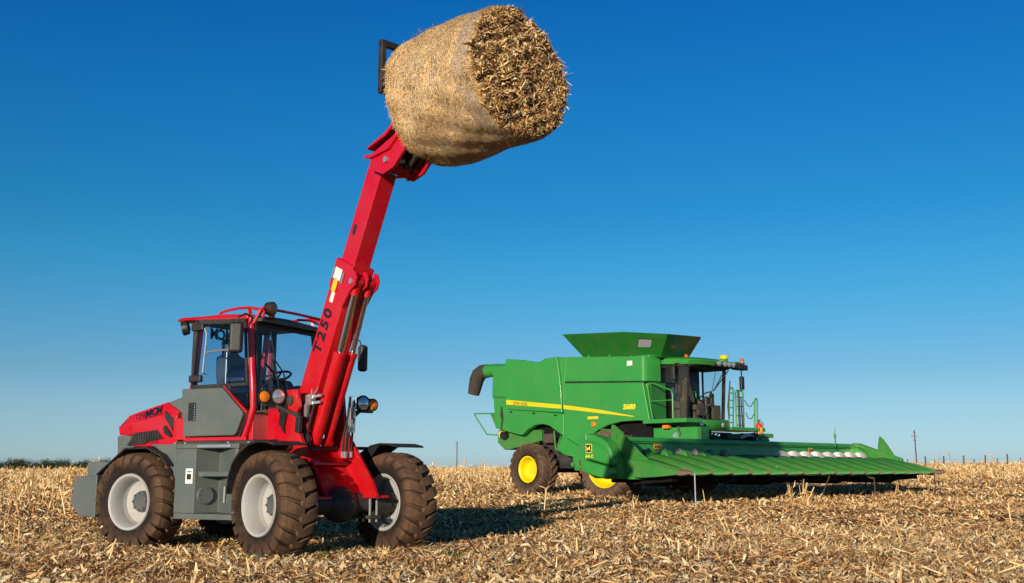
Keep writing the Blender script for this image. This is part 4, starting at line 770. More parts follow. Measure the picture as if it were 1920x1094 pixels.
def pane(idx, name, mat, thk=0):
    P2 = []; k_ = 6
    for a_, b_ in zip(idx, idx[1:]):
        for j in range(k_): P2.append((Vector(lo[a_]).lerp(Vector(lo[b_]), j/k_), Vector(hi[a_]).lerp(Vector(hi[b_]), j/k_)))
    P2.append((Vector(lo[idx[-1]]), Vector(hi[idx[-1]])))
    m = MB(); n_ = len(P2); m.add([p[0] for p in P2]+[p[1] for p in P2], [(i,i+1,n_+i+1,n_+i) for i in range(n_-1)]); m.build(name, mat, CO, ang=60)
pane((2,3,4,5,6), 'windshield', glassy('combine_windshield', (.93,.96,.96), .0)); SG = glassy('combine_side_glass', (.80,.85,.86), .0)
pane((0,1,2), 'side_window', SG); pane((6,7,8), 'side_window', SG)
m = MB()
for i_ in (0,1,2,6,7,8): 
    if i_ in (1,7): continue
    m.bar(lo[i_], hi[i_], .045, .045, (0,1,0))
m.bar(lo[6], hi[6], .10, .04, (0,1,0))
m.tube(lo, .03); m.tube(hi, .03); m.build('cab_frame', BLACK, CO)
m = MB(); m.box(-4.945,-4.92,-.98,.84,2.17,3.7); m.build('cab_rear_wall', plain('dark_cab_lining', (.010,.013,.02), .4), CO)
m = MB(); m.box(-4.9,-4.0,-.95,.95,2.0,2.2); m.loft([[(-4.4,-1.0,z),(-3.98,-.95,z),(-3.82-.0+dx,-.5,z),(-3.76+dx,0,z),(-3.82+dx,.5,z),(-3.98,.95,z),(-4.4,1.0,z)] for z,dx in ((1.88,-.06),(2.0,.0),(2.15,.02),(2.17,-.03))]); fs = m.build('cab_front_fascia', GREEN, CO, .015)
m = MB(); m.lathe([(0,.06),(.02,.055),(.03,.001)], (-3.80,-.62,2.02), (1,-.35,0), 20); m.build('fascia_lamp', LENS, fs); m = MB(); m.lathe([(0,.06),(.02,.055),(.022,.001)], (-3.79,-.40,2.02), (1,-.2,0), 20); m.build('fascia_lamp_blank', GREEN, fs)
m = MB(); m.lathe([(0,.07),(.012,.066),(.014,.001)], (-3.755,.33,2.02), (1,.12,0), 6); m.build('badge', STICK, fs)
# cab interior
m = MB(); m.box(-4.75,-4.25,-.28,.28,2.45,2.62); m.loft([[(x0,-w_,z),(x0,w_,z),(x1,w_,z),(x1,-w_,z)] for x0,x1,z,w_ in ((-4.78,-4.6,2.55,.25),(-4.85,-4.68,2.9,.27),(-4.88,-4.74,3.2,.20),(-4.88,-4.78,3.38,.13))]); m.box(-4.7,-4.35,-.2,.2,2.2,2.45); m.box(-4.7,-4.2,.33,.48,2.65,2.8); m.build('driver_seat', CLOTH, CO, .04)
m = MB(); c = Vector((-4.12,.05,2.85)); pl = Vector((-.6,0,.8)); u = Vector((0,1,0)); q = pl.cross(u); m.tube([c+(u*math.cos(t*math.pi/10)+q*math.sin(t*math.pi/10))*.2 for t in range(20)], .02, 8, closed=True); m.tube([(-4.08,.05,2.2),(-4.1,.05,2.6),c], .06); m.build('steering_wheel', BLACK, CO)
m = MB(); m.box(-4.75,-4.15,.45,.80,2.2,2.62); m.box(-4.25,-4.12,.38,.46,2.62,2.95); m.tube([(-4.3,.5,2.6),(-4.2,.45,3.0)], .02); m.box(-4.7,-4.35,-.8,-.5,2.2,2.7); m.build('control_console', CLOTH, CO, .03)
m = MB(); m.tube([(-3.93,-.35,2.2),(-3.90,.02,3.0)], .014, 6); m.tube([(-3.90,-.05,2.65),(-3.84,.18,3.55)], .010, 6); m.tube([(-3.92,.15,3.0),(-3.80,.75,3.62)], .018, 6); m.tube([(-3.92,.15,3.0),(-3.85,.62,3.60)], .012, 6); m.build('wiper', BLACK, CO)
m = MB(); m.box(-4.41,-4.28,-1.18,-1.10,3.28,3.66); mr2 = m.build('mirror', BLACK, CO, .03); m = MB(); m.tube([(-4.34,-1.14,3.66),(-4.3,-1.1,3.75),(-4.1,-1.0,3.76)], .015); m.build('mirror_arm', BLACK, mr2)
m = MB(); m.box(-4.05,-3.95,1.62,1.78,3.12,3.52); mr2 = m.build('mirror', BLACK, CO, .03); m = MB(); m.tube([(-4.0,1.7,3.5),(-4.0,1.68,3.75)], .018); m.build('mirror_arm', BLACK, mr2)
for k,(x_,y_,z_,a_,b_,c_,mt_) in enumerate([(-4.55,.62,2.62,.03,.10,.16,BLACK),(-4.3,-.55,2.5,.05,.05,.35,CLOTH),(-4.75,-.55,2.9,.04,.14,.22,SEATM),(-4.8,.1,3.35,.03,.10,.10,CLOTH),(-4.6,-.62,3.1,.03,.09,.2,RUBBER),(-4.35,.3,2.55,.06,.05,.22,BLACK),(-4.5,-.3,2.75,.03,.03,.08,STICK),(-4.2,-.1,2.4,.05,.16,.1,RUBBER)]):
    m = MB(); m.box(x_-a_,x_+a_,y_-b_,y_+b_,z_-c_,z_+c_); m.build('cab_fitting', mt_, CO, .02)
# near platform, rail
m = MB(); m.box(-4.98,-3.46,-1.76,-1.02,2.04,2.155); m.build('near_platform', GREEN, CO, .01)
m = MB(); rl = [(-4.62,-1.74,2.16),(-4.72,-1.74,2.6),(-4.80,-1.74,3.17),(-4.52,-1.74,3.14),(-4.3,-1.74,3.06),(-4.10,-1.74,2.98),(-3.95,-1.74,2.93),(-3.91,-1.74,2.8),(-3.91,-1.74,2.16)]
m.tube(rl, .022); m.tube([(-4.73,-1.74,2.66),(-3.91,-1.74,2.66)], .018); m.build('platform_handrail', GREEN, CO)
m = MB(); m.box(-4.74,-4.70,-1.70,-1.05,2.16,3.2); m.build('tank_front_panel', GREEND, CO)
m = MB(); m.box(-4.5,-4.28,-1.5,-1.36,1.90,2.0); m.build('platform_indicator', ORANGE, CO, .01); m = MB(); m.lathe([(-.06,.05),(0,.09),(.02,.085),(.025,.001)], (-4.15,-1.35,1.70), (.9,-.4,0), 20); m.build('platform_lamp', LENS, CO)
m = MB(); m.tube([(-4.1,-1.3,2.0),(-4.0,-1.3,1.75),(-4.1,-1.25,1.5)], .04); m.tube([(-3.9,-1.2,1.6),(-3.6,-1.1,1.75),(-3.2,-.8,1.6)], .025); m.build('lamp_stalk', BLACK, CO)
m = MB(); m.box(-5.4,-3.3,-1.32,-.92,1.55,1.93); m.build('feeder_side_frame', GREEN, CO, .02)
# feeder house
m = MB(); m.prism([(-5.2,1.9),(-3.1,1.55),(-3.02,.6),(-3.3,.5),(-5.2,1.0)], 'y', -.8, .8); m.build('feeder_house', GREEN, CO, .02)
rg = random.Random(4)
for k in range(26):
    x_, y_ = rg.uniform(-4.2,-3.2), rg.uniform(-.75,1.9); a_, b_, c_ = rg.uniform(.05,.2), rg.uniform(.06,.22), rg.uniform(.05,.16)
    m = MB(); m.box(x_-a_,x_+a_,y_-b_,y_+b_,1.56,1.62+c_); m.build('drive_housing', [BLACK,SHADE,DARK,GREEND][k%4], CO, .015)
for k in range(7):
    y_ = rg.uniform(-.6,1.7); m = MB(); m.tube([(-4.1,y_,1.6),(-3.8,y_+rg.uniform(-.2,.2),1.80),(-3.5,y_+rg.uniform(-.3,.3),1.78),(-3.2,y_+rg.uniform(-.4,.4),1.6)], .022); m.build('hydraulic_hose', BLACK, CO)
m = MB(); m.box(-4.4,-3.3,-.7,1.5,1.56,1.64); m.tube([(-3.6,.9,1.7),(-3.4,1.3,1.78),(-3.3,1.9,1.66)], .05); m.box(-3.5,-3.2,-.2,.4,1.6,1.75); m.build('header_drive', BLACK, CO, .03)
m = MB(); m.tube([(-3.3,.5,1.66),(-3.2,.8,1.75),(-3.2,1.2,1.62)], .05); m.build('hose_bundle', plain('pale_hose', (.35,.42,.5), .5), CO)
# far platform, ladders, extinguisher
m = MB(); m.box(-4.9,-3.9,1.0,2.7,1.90,2.0); m.box(-4.4,-3.5,1.4,2.5,1.70,1.82); m.build('far_platform', GREEN, CO, .01)
def ladder(x, y0, y1, z0, z1, lean, nr, name='access_ladder', top=True):
    m = MB(); a0, b0, a1, b1 = Vector((x,y0,z0)), Vector((x,y1,z0)), Vector((x+lean,y0+.08,z1)), Vector((x+lean,y1+.08,z1))
    if top: m.tube([a0, a0.lerp(a1,.93), a1+Vector((0,.05,0)), b1-Vector((0,.05,0)), b0.lerp(b1,.93), b0], .024)
    else: m.tube([a0,a1],.024); m.tube([b0,b1],.024)
    for k in range(nr): f = (k+.6)/(nr+.3); m.tube([a0.lerp(a1,f), b0.lerp(b1,f)], .016)
    m.build(name, GREEN, CO)
ladder(-4.0, .98, 1.18, 2.0, 3.15, -.0, 5, 'access_ladder'); ladder(-4.05, 1.42, 1.80, 1.9, 3.10, -.05, 4, 'platform_gate'); ladder(-4.05, 2.33, 2.47, 1.75, 2.9, 0, 0, 'access_handrail')
m = MB(); m.tube([(-4.0,1.52,1.9),(-4.0,1.50,3.1)], .035); m.tube([(-4.0,1.0,2.1),(-4.0,.95,2.6),(-4.0,1.10,3.35)], .018); m.tube([(-4.0,1.66,1.9),(-4.0,1.62,2.9)], .02); m.build('rail_post', BLACK, CO)
m = MB()
for z0 in (2.82, 2.45): m.tube([(-4.05,1.88+(2.82-z0)*.1,z0),(-4.05,2.05,z0-.17),(-4.05,2.2,z0-.17),(-4.05,2.36,z0-.02)], .012)
m.build('safety_chain', DARK, CO)
ladder(-4.9, -.05+.1, .55, 2.2, 3.05, 0, 3, 'rear_platform_rail')
# ---- corn header
HD = empty('corn_header', (0,0,0), 0, CO)
m = MB(); m.prism([(-3.22,1.56),(-2.98,1.58),(-2.96,1.47),(-3.02,1.44),(-2.94,.62),(-2.75,.45),(-3.25,.45),(-3.30,1.40)], 'x', 0, 1) if False else None
loopb = [(-3.20,1.57),(-2.99,1.57),(-2.97,1.47),(-3.03,1.45),(-2.97,.85),(-2.6,.64),(-1.5,.60),(-1.5,.54),(-2.7,.56),(-3.14,.75),(-3.22,1.45)]
m = MB(); m.loft([[(x,y_,z) for x,z in loopb] for y_ in (-6.25,-3,0,3,6.2)]); m.build('back_sheet', GREEN, HD, .01)
m = MB(); m.box(-2.955,-2.93,-6.1,6.1,1.435,1.455); m.build('back_sheet_rib', GREEND, HD)
for y0,y1 in ((-3.75,-3.45),(3.50,3.74)):
    m = MB(); m.box(-2.965,-2.955,y0,y1,1.27,1.41); st_ = m.build('warning_sticker', STICKO, HD)
    m = MB()
    for k in range(3): m.box(-2.954,-2.951,y0+.04+k*.075,y0+.085+k*.075,1.31,1.37)
    m.build('sticker_symbol', LETBLK, st_)
# cross auger
m = MB(); m.rod((-2.55,-6.0,1.06),(-2.55,5.9,1.06),.10,n=16); ag = m.build('auger_tube', DARK, HD); AUG = paint('galvanised_flight', (.42,.40,.40), .45, metal=.35, coat=0, dust=.3)
for sgn, ya, yb in ((1,-5.9,-.9),(-1,.9,5.9)):
    turns = int((yb-ya)/.62); nn_ = turns*24; V, F = [], []
    for i_ in range(nn_+1):
        t = i_/24*2*math.pi*sgn; yy = ya+(yb-ya)*i_/nn_
        for r_, o_ in ((.09,0),(.235,.01),(.235,-.01)): V.append((-2.55+math.cos(t)*r_, yy+o_, 1.06+math.sin(t)*r_))
    for i_ in range(nn_):
        a = i_*3; F += [(a,a+1,a+4,a+3),(a+1,a+2,a+5,a+4),(a+2,a,a+3,a+5)]
    m = MB(); m.add(V,F); m.build('auger_flight', AUG, ag)
for k in range(16):
    y_ = -5.715+.762*k; m = MB(); 
    m.prism([(-2.30,.85),(-2.30,1.13),(-2.27,1.21),(-2.20,1.25),(-2.12,1.21),(-2.06,1.1),(-2.0,.85)], 'y', y_-.14, y_+.14)
    if k < 5: m.build('row_unit_shield', GREEN2, HD, .03)
# poly snouts
def snout(yc, hw, name='divider_snout', zt=1.125, xb=-1.55):
    m = MB(); ns = 9; loops = []
    for x, f, zc, zs in ((xb-.27,.80,zt-.16,.84),(xb-.24,.92,zt-.05,.80),(xb-.14,.99,zt-.005,.77),(xb,1.0,zt,.74),(xb*.72,.95,1.04,.69),(xb*.45,.80,.93,.65),(xb*.25,.56,.83,.64),(-.10,.20,.765,.66),(-.06,.15,.75,.67)):
        L = []
        for j in range(ns):
            a = math.pi*j/(ns-1); c_, s_ = math.cos(a), math.sin(a); L.append((x, yc-hw*f*c_, zs+(zc-zs)*(s_**1.25)))
        loops.append(L)
    m.loft(loops); o = m.build(name, GREEN2, HD, ang=50)
    t = MB(); t.loft([[(x, yc+hw*f*a, .705+hh*b) for a,b in ((-1,-1),(1,-1),(1,.3),(0,1),(-1,.3))] for x,f,hh in ((-.19,.24,.055),(-.10,.17,.05),(.02,.02,.015))]); t.build('snout_tip', RUST, o)
    return o
RUST = paint('worn_rusty_tip', (.16,.10,.06), .7, coat=0, dust=.6, dcol=(.30,.20,.11))
proto = snout(0, .362)
snouts = [proto]
proto.location.y = -5.33
for k in range(1,15): snouts.append(copy_tree(proto, HD)); snouts[-1].location.y = -5.33+.762*k
m = MB(); m.box(-2.6,-1.3,-5.8,5.8,.46,.60)
for k in range(16): y_ = -5.715+.762*k; m.bar((-2.1,y_,.46),(-.75,y_,.56),.26,.12)
m.build('row_unit_frame', SHADE, HD, .01)  # blackened so the shadow below the snouts is in the colour
# end dividers and end shields
for sd in (-1,1):
    ye = 6.13
    m = MB()
    secs = []
    for x, w_, zt_, zb_ in ((-2.15,.34,1.10,.62),(-1.8,.40,1.09,.60),(-1.3,.40,1.02,.585),(-.9,.34,.94,.60),(-.5,.22,.84,.635),(-.16,.07,.755,.67)):
        yo, yi = ye+.18*min(1,w_/.34)*.6, ye-w_*.9
        secs.append([(x,sd*yi,zt_-.12),(x,sd*(yi+w_*.3),zt_),(x,sd*(yo-.08),zt_-.01),(x,sd*yo,zt_-.08),(x,sd*yo,zb_),(x,sd*yi,zb_+.04)])
    m.loft(secs); ed = m.build('end_divider', GREEN2, HD, .01, ang=40)
    t = MB(); t.loft([[(x, sd*ye-sd*.04+.15*f*a, .705+hh*b) for a,b in ((-1,-1),(1,-1),(1,.3),(0,1),(-1,.3))] for x,f,hh in ((-.26,1,.07),(-.12,.8,.06),(.02,.05,.02))]); t.build('snout_tip', RUST, ed)
    # tall fin
    m = MB(); yf = lambda x, z: sd*(6.20+.16*(z-1.0))
    FP = [(-2.24,.90),(-2.20,1.25),(-2.12,1.72),(-2.09,1.80),(-2.0,1.78),(-1.85,1.66),(-1.60,1.42),(-1.30,1.12),(-1.12,1.0),(-1.3,.80),(-1.55,.66),(-1.78,.64),(-2.1,.70)] if sd < 0 else [(-2.22,1.2),(-2.17,1.74),(-2.14,1.81),(-2.0,1.69),(-1.85,1.50),(-1.65,1.22),(-1.49,1.02),(-1.6,.9),(-2.0,.9)]
    m.plate([(x,yf(x,z),z) for x,z in FP], (0,.025,0)); m.build('end_fin', GREEN2, HD, .008)
    # outer shield
    m = MB(); ya, yb = sd*6.62, sd*6.28
    if sd < 0:
        m.prism([(-2.72,1.54),(-2.62,1.60),(-2.40,1.57),(-2.15,1.48),(-1.97,1.36),(-1.86,1.18),(-1.80,.95),(-1.84,.84),(-2.2,.91),(-2.66,1.01),(-2.74,1.02)], 'y', ya, yb)
        es = m.build('end_shield', GREEN, HD, .06)
        m = MB(); m.prism([(-2.76,.985),(-2.66,.985),(-1.83,.805),(-1.81,.66),(-2.0,.54),(-2.62,.66),(-2.76,.80)], 'y', ya-.02, yb); m.build('end_shield_lower', GREEN, HD, .04)
        m = MB(); m.tube([(-2.62,-6.63,1.56),(-2.60,-6.64,1.44),(-2.3,-6.64,1.36),(-2.05,-6.64,1.24),(-1.93,-6.64,1.06),(-1.88,-6.64,.90)], .022); m.build('shield_rib', GREEN, es)
        m = MB(); m.tube([(-2.45,-6.35,1.60),(-2.38,-6.35,1.69),(-2.05,-6.3,1.66),(-1.98,-6.3,1.60),(-1.98,-6.3,1.50)], .02); m.build('shield_handle', GREEN2, es)
        # leaping-deer emblem and model lettering
        m = MB(); m.prism([(-2.65,1.17),(-2.63,1.15),(-2.47,1.15),(-2.45,1.17),(-2.45,1.33),(-2.47,1.35),(-2.63,1.35),(-2.65,1.33)], 'y', -6.626, -6.615); em = m.build('emblem', LETYEL, es)
        m = MB(); m.prism([(-2.635,1.18),(-2.62,1.165),(-2.48,1.165),(-2.465,1.18),(-2.465,1.32),(-2.48,1.335),(-2.62,1.335),(-2.635,1.32)], 'y', -6.630, -6.622); m.build('emblem_field', LETBLK, em)
        m = MB(); m.prism([(-2.61,1.21),(-2.585,1.19),(-2.57,1.22),(-2.53,1.225),(-2.50,1.20),(-2.485,1.215),(-2.51,1.25),(-2.505,1.28),(-2.485,1.30),(-2.50,1.31),(-2.53,1.285),(-2.56,1.26),(-2.59,1.255),(-2.60,1.30),(-2.61,1.30)], 'y', -6.634, -6.626); m.build('emblem_deer', LETYEL, em)
        text('shield_lettering', '616 C', .10, LETYEL, HD, frame((-2.53,-6.626,1.065), (1,0,0), (0,0,1)), .002, .004)
        m = MB(); m.prism([(-2.20,1.20),(-2.05,.85),(-2.1,.60),(-1.8,.55),(-1.75,.62),(-1.80,1.0),(-2.0,1.35)], 'y', -6.45, -6.15); m.build('end_inner_panel', GREEN2, HD, .03)
    else:
        m.prism([(-3.12,.7),(-3.14,1.52),(-3.03,1.60),(-2.80,1.59),(-2.2,1.37),(-1.4,1.10),(-1.4,.7)], 'y', sd*6.36, sd*6.22); m.build('end_shield', GREEN2, HD, .03)
m = MB(); m.prism([(-3.05,.7),(-3.05,1.50),(-2.75,1.46),(-2.50,1.30),(-2.42,1.1),(-2.40,.7)], 'y', 6.0, 6.2); m.build('end_inner_panel', GREEN, HD, .02)
m = MB(); m.tube([(-2.65,4.55,1.48),(-2.63,4.5,1.75)], .02); m.rod((-2.63,4.5,1.72),(-2.63,4.5,1.84),.035); m.tube([(-2.63,4.5,1.84),(-2.62,4.5,2.02)], .010); mk = m.build('marker_lamp', GREEN2, HD)
for (x0,y0,z0,x1,y1,z1) in ((.05,-6.05,.68,.06,-6.06,.0),(-.3,.15,.66,-.32,-.30,.16),(-.35,2.5,.55,-.35,2.52,.22),(-.25,5.9,.64,-.25,5.9,.12)):
    m = MB(); m.tube([(x0,y0,z0),(x1,y1,z1-.1)], .016, 6); m.tube([(x0-.2,y0,z0),(x0,y0,z0-.02)], .03, 6); m.build('height_sensor_rod', SILVER if y0 < -5 else RUBBER, HD)
for y_ in (-4.6,-1.2,2.2,5.2): m = MB(); m.prism([(-2.6,.5),(-1.2,.5),(-1.1,.46),(-1.3,.38),(-2.5,.38)], 'y', y_-.06, y_+.06); m.build('skid', SHADE, HD)
# fire extinguisher hanging on the far handrail
ex = Vector((8.37,27.4,.22)); c47, s47 = math.cos(R(47)), math.sin(R(47)); lx, ly, lz = -3.98, 2.47, 1.72
FX = tag(empty('fire_extinguisher', (8.37+c47*lx+s47*ly, 27.4-s47*lx+c47*ly, .22+lz), R(-47)), 'red fire extinguisher with yellow label clipped to the harvester access rail', 'fire extinguisher')
m = MB(); m.lathe([(0,.08),(.02,.095),(.36,.095),(.42,.07),(.45,.03),(.47,.001)], (0,0,0), (0,0,1), 24); m.build('cylinder', REDX, FX)
m = MB(); m.prism([(-.05,.12),(.05,.12),(.05,.30),(-.05,.30)], 'x', .085, .100); m.build('paper_label', STICKY, FX)
m = MB(); m.rod((0,0,.45),(0,0,.52),.022); m.bar((-.02,0,.52),(.09,0,.55),.02,.015); m.build('valve', BLACK, FX)
m = MB(); m.tube([(.03,0,.49),(.10,.05,.45),(.11,.06,.25),(.10,.05,.12)], .012); m.build('hose', BLACK, FX)
# panel latches, rivets, seams and dust-catching ledges on the near side
for x_, z_ in ((-10.45,2.78),(-8.45,2.60),(-9.4,2.70)): m = MB(); m.box(x_-.05,x_+.05,-1.785,-1.76,z_-.20,z_-.17); m.build('door_latch', BLACK, CO)
m = MB()
for k in range(9): x_ = -10.5+k*.26; m.rod((x_,-1.765,4.10-.06*(x_+10.7)),(x_,-1.772,4.10-.06*(x_+10.7)),.014,n=6)
for k in range(12): x_ = -7.9+k*.25; m.rod((x_,-1.725,3.47-.055*(x_+8.0)),(x_,-1.732,3.47-.055*(x_+8.0)),.013,n=6)
m.build('side_rivet', GREEND, CO)['kind'] = 'stuff'
m = MB(); m.box(-6.55,-6.535,-1.727,-1.723,2.6,3.25); m.build('panel_seam', GREEND, CO)
m = MB(); m.prism([(-11.32,3.15),(-10.74,3.10),(-10.74,3.04),(-11.30,3.07)], 'y', -1.712, -1.69); m.build('panel_ledge', GREEND, CO)
for k in range(4): m = MB(); x_ = -7.4+k*.85; m.box(x_-.03,x_+.03,-1.36,-1.28,3.98-.055*(x_+5)+.13*0,4.08-.075*(x_+5.0)+.0); m.build('hopper_bracket', GREEN, CO)
# trapped stalk bits lying between the snouts and on the header
x = -rng.random(700)*1.9-.35; y = -6+12*rng.random(700); nrow = np.abs(((y+5.33+.381)%.762)-.381); keep = (nrow > .28)|(x < -1.9); x, y = x[keep], y[keep]; n = len(x)
z = np.where(x < -1.9, .60, .70+.12*(-x)/1.9)+.06*rng.random(n)
v,q = strips(np.stack([x,y,z],-1), .08+.16*rng.random(n), .012+.02*rng.random(n), rng.random(n)*6.283, rng.normal(0,.3,n), rng.normal(0,.5,n), rng.normal(0,.5,n), 3)
o = np_mesh('trapped_straw', v, q, STRAW, np.repeat(np.clip(rng.normal(.5,.2,n),0,1),8), parent=HD); o['kind'] = 'stuff'
# ---------------------------------------------------------------- loose stalks, weeds, distance
ST_ = [(6.83,26.0,'tall broken corn stalk clump before the harvester header',9,.05,.30,.62,.3),(7.25,26.4,'wide splayed clump of broken stalks by the header shadow',14,.10,.25,.60,.55)]
for i_, (x, y, lab, n, sp, h0, h1, ln) in enumerate(ST_):
    o = stalk_mesh('corn_stalk_clump', n, sp, h0, h1, ln, 40+i_); o.location = (x,y,gz(x,y)); tag(o, lab, 'corn stalks')
SS = [(4.5,25.2,.45,.5),(.71,22.4,.45,.2),(1.41,21.0,.22,.9),(2.17,18.0,.30,.75),(2.89,20.8,.25,.6),(3.83,14.89,.30,.9),(5.09,13.91,.28,.8),(10.8,30.2,.45,.3),(12.2,32.8,.4,.25),(3.13,15.43,.4,.6),(-4.17,11.21,.30,.3),(-5.79,12.61,.34,.25),(3.77,17.89,.35,.5),(8.6,18.6,.45,.5),(1.9,12.4,.2,.7),(6.0,17.4,.3,.6),(-.9,16.4,.3,.5),(7.6,14.6,.3,.7),(-.5,26.5,.7,.1),(12.5,24.0,.35,.5),(4.9,20.3,.3,.7),(2.6,23.4,.35,.6)]
SL = ['upright corn stalk beside the near end of the header','thin upright dry stalk standing in the loader shadow','short tilted stalk just right of the loader shadow','short leaning stalk in the open residue at centre']
rest = []
for i_, (x, y, h, ln) in enumerate(SS):
    o = stalk_mesh('broken_corn_stalk', 1+(i_%2), .03, h*.85, h*1.1, ln, 90+i_); o.location = (x,y,gz(x,y))
    if i_ < 4: tag(o, SL[i_], 'corn stalk')
    else: rest.append(o)
def merge(name, objs, mat, label, cat):
    vs, qs, ts, n = [], [], [], 0
    for o in objs:
        me = o.data; c = np.empty(len(me.vertices)*3,np.float32); me.vertices.foreach_get('co', c); c = c.reshape(-1,3)+np.array(o.location)
        q = np.empty(len(me.loops),np.int32); me.loops.foreach_get('vertex_index', q); t = np.empty(len(c),np.float32); me.attributes['tint'].data.foreach_get('value', t)
        vs.append(c); qs.append(q.reshape(-1,4)+n); ts.append(t); n += len(c); bpy.data.objects.remove(o)
    tag(np_mesh(name, np.concatenate(vs), np.concatenate(qs), mat, np.concatenate(ts)), label, cat, kind='stuff')
merge('leaning_stalks', rest, STRAW, 'scattered leaning pieces of dry corn stalk sticking out of the residue', 'crop residue')
# a few taller weeds / tassels at the field edge on the skyline
def weed(x, y, h, seed):
    r = np.random.default_rng(seed); n = 1; P0 = np.array([[0,0,0.]]); P1 = np.array([[r.normal(0,.05),r.normal(0,.03),h]])
    v,q = prisms(P0,P1,np.array([.012])); ps = [(v,q,np.full(8,.4))]; m_ = 14; f = .55+.45*r.random(m_); c = P0+(P1-P0)*f[:,None]; L = .10+.16*r.random(m_); ya = r.random(m_)*6.283; pt = r.normal(.4,.6,m_)
    c = c+np.stack([np.cos(ya)*np.cos(pt),np.sin(ya)*np.cos(pt),np.sin(pt)],-1)*(L*.45)[:,None]; v,q = strips(c,L,.02+.02*r.random(m_),ya,pt,r.normal(0,.8,m_),r.normal(.6,.4,m_),3,fold=1.); ps.append((v,q,np.repeat(np.clip(r.normal(.55,.15,m_),0,1),8)))
    v,q,t = join(ps); o = np_mesh('dry_corn_plant', v, q, STRAW, t); o.location = (x,y,gz(x,y)); return o
WL = {0:'dry corn plant with drooping top just left of the loader mudguard',1:'dry corn plant with spiky top nearest the loader mudguard',2:'bushy dry corn plant left of the grey counterweight',5:'dry corn plant rising on the skyline right of the loader mudguard',7:'thin dry plant on the skyline beyond the loader front wheel'}
rest = []
for i_, (px_, Y, h) in enumerate([(183,30,1.15),(196,31,1.1),(145,34,.95),(138,33,.7),(52,40,.8),(786,34,.9),(803,36,.65),(815,36,.85),(1750,70,1.0),(1772,70,1.1),(872,60,.95),(906,60,.9),(640,34,.9),(1850,62,.9)]):
    o = weed((px_-960)/1970*Y, Y, h, 300+i_)
    if i_ in WL: tag(o, WL[i_], 'corn plant')
    else: rest.append(o)
merge('skyline_dry_plants', rest, STRAW, 'sparse taller dry plants poking above the stubble along the skyline', 'dry plants')
# small green weeds
WEED = ramped('small_green_weeds', [(.3,(.05,.10,.02)),(.6,(.10,.20,.04)),(.8,(.18,.28,.07))], 30, 3, .7, bump=0)
ps = []
for cx, cy, sp, n in ((-2.75,11.5,.16,90),(-6.19,15.0,.35,90),(-11.0,22,.5,80),(-.72,12.25,.12,50),(-1.99,11.87,.15,40),(-4.4,13.9,.3,90),(1.63,20.5,.4,60),(5.75,16.4,.3,50),(-5.9,14.2,.3,70),(3.0,18.0,.5,60),(-3.3,10.6,.2,30),(2.0,14.5,.3,30)):
    x = rng.normal(cx,sp,n); y = rng.normal(cy,sp,n); z = gh(x,y)+.03+.04*rng.random(n); n = len(x); L = .02+.035*rng.random(n)
    v,q = strips(np.stack([x,y,z],-1),L,L*.5,rng.random(n)*6.283,rng.normal(.3,.5,n),rng.normal(0,.6,n),rng.normal(0,.4,n),3); ps.append((v,q,np.zeros(len(v))))
v,q,t = join(ps); tag(np_mesh('green_weeds', v, q, WEED), 'small green weeds sprouting through the corn residue', 'weeds', kind='stuff')
# fence on the right skyline
FE = tag(empty('wire_fence', (36,78,gz(36,78))), 'thin wire fence on dark wooden posts along the right skyline', 'fence')
POST = paint('weathered_post', (.09,.065,.05), .8, coat=0, dust=.4)
fp_ = []
for px_, h in ((1692,.7),(1725,.9),(1759,.9),(1796,.95),(1836,1.0),(1858,.75),(1877,1.05),(1901,.75),(1916,.8),(1742,.55),(1815,.6)):
    Y = 74 if h > .84 else 90; X = (px_-960)/1970*Y*1.0; z = gz(X,Y); fp_.append((X,Y,z,h))
    m = MB(); m.tube([(X-36,Y-78,z-.3-gz(36,78)),(X-36+.02,Y-78,z+h*.75+.15-gz(36,78))], .05 if h > .84 else .04, 6); m.build('post', POST, FE)
m = MB(); a = sorted([p for p in fp_ if p[3] > .84])
for hh in (.35,.6): m.tube([(p[0]-36,p[1]-78,p[2]+hh-gz(36,78)) for p in a], .006, 4)
m.build('wire', DARK, FE)
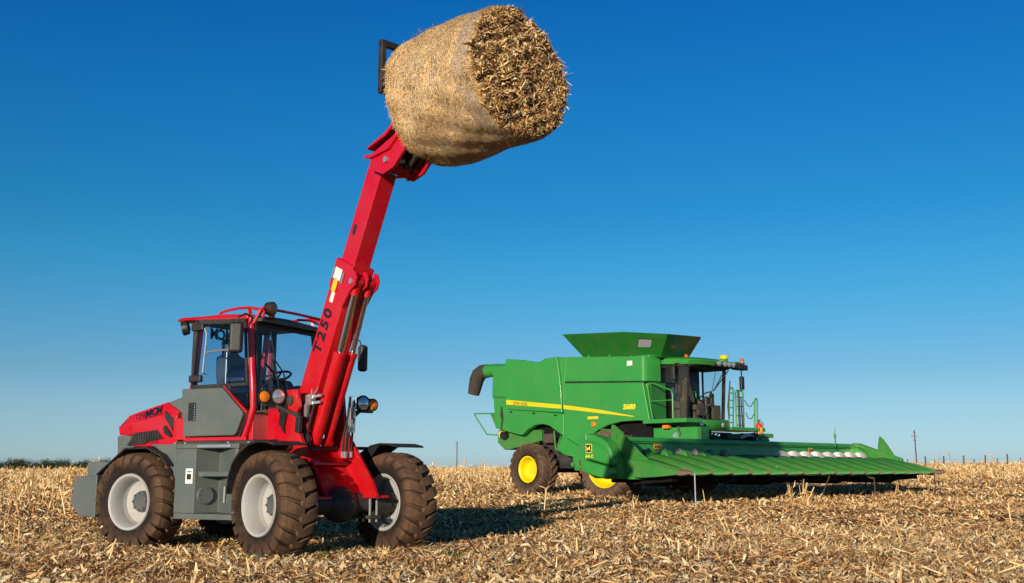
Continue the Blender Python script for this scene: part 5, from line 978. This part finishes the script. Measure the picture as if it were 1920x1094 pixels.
# utility poles
def pole(px_, Y, h, name, lab, arms, r=.11, tilt=0.0):
    X = (px_-960)/1970*Y; z = gz(X,Y); e = tag(empty(name, (X,Y,z)), lab, 'utility pole')
    m = MB(); m.tube([(0,0,-1),(tilt*h,0,h)], r, 8, rs=[r,r*.7]); m.build('shaft', POST, e)
    for k, (za, w_) in enumerate(arms):
        m = MB(); m.box(tilt*za-w_,tilt*za+w_,-.05,.05,za-.05,za+.05); ar = m.build('crossarm', POST, e)
        m = MB(); m.rod((tilt*za-w_*.9,0,za+.05),(tilt*za-w_*.9,0,za+.25),.05); m.build('insulator', DARK, ar)
pole(1709, 230, 8.1, 'utility_pole', 'slender weathered utility pole standing alone on the right skyline', ((7.6,.30),(6.8,.7),(5.9,.35)), .17, -.012)
pole(858, 420, 11.5, 'utility_pole', 'tiny faint utility pole on the skyline between loader and harvester', ((10.6,.8),(9.6,.6)), .22)
# distant wood on the left skyline
LEAF = ramped('distant_foliage', [(.3,(.018,.035,.014)),(.6,(.04,.06,.022)),(.8,(.08,.085,.035))], .35, 5, .8, bump=0)
vs_, qs_, n0 = [], [], 0
r = np.random.default_rng(5)
ncl = 210; X = np.concatenate([r.uniform(-250,-172,ncl), r.uniform(-172,-150,16)]); Y = 455+r.normal(0,8,len(X)); Hh = 3.4+1.7*r.random(len(X))+1.0*np.sin(X*.35); Hh[ncl:] *= .6
for x0, y0, h0 in zip(X, Y, Hh):
    k = 170; dx, dy, dz = r.normal(0,1,(3,k)); nrm = np.sqrt(dx*dx+dy*dy+dz*dz); rr = r.random(k)**.4
    P = np.stack([x0+dx/nrm*rr*2.3, y0+dy/nrm*rr*2.3, .4+h0*.52+dz/nrm*rr*h0*.52],-1); L = .35+.5*r.random(k)
    v,q = strips(P,L,L*.7,r.random(k)*6.283,r.normal(0,.8,k),r.normal(0,.9,k),np.zeros(k),1); vs_.append(v); qs_.append(q+n0); n0 += len(v)
tag(np_mesh('distant_woodland', np.concatenate(vs_), np.concatenate(qs_), LEAF), 'low dark green line of distant trees on the left skyline', 'trees', kind='stuff')
# haze
m = MB(); m.box(-700,700,-35,900,-1.2,14); hz = m.build('haze', bpy.data.materials.new('haze_air'), smooth=False)
hm = hz.data.materials[0]; hm.use_nodes = True; hm.node_tree.nodes.clear(); pv = hm.node_tree.nodes.new('ShaderNodeVolumePrincipled'); ho = hm.node_tree.nodes.new('ShaderNodeOutputMaterial'); hm.node_tree.links.new(pv.outputs[0], ho.inputs['Volume'])
pv.inputs['Density'].default_value = .0006; pv.inputs['Color'].default_value = (.75,.85,1,1); hz['kind'] = 'stuff'
if not USE_HAZE: bpy.data.objects.remove(hz)
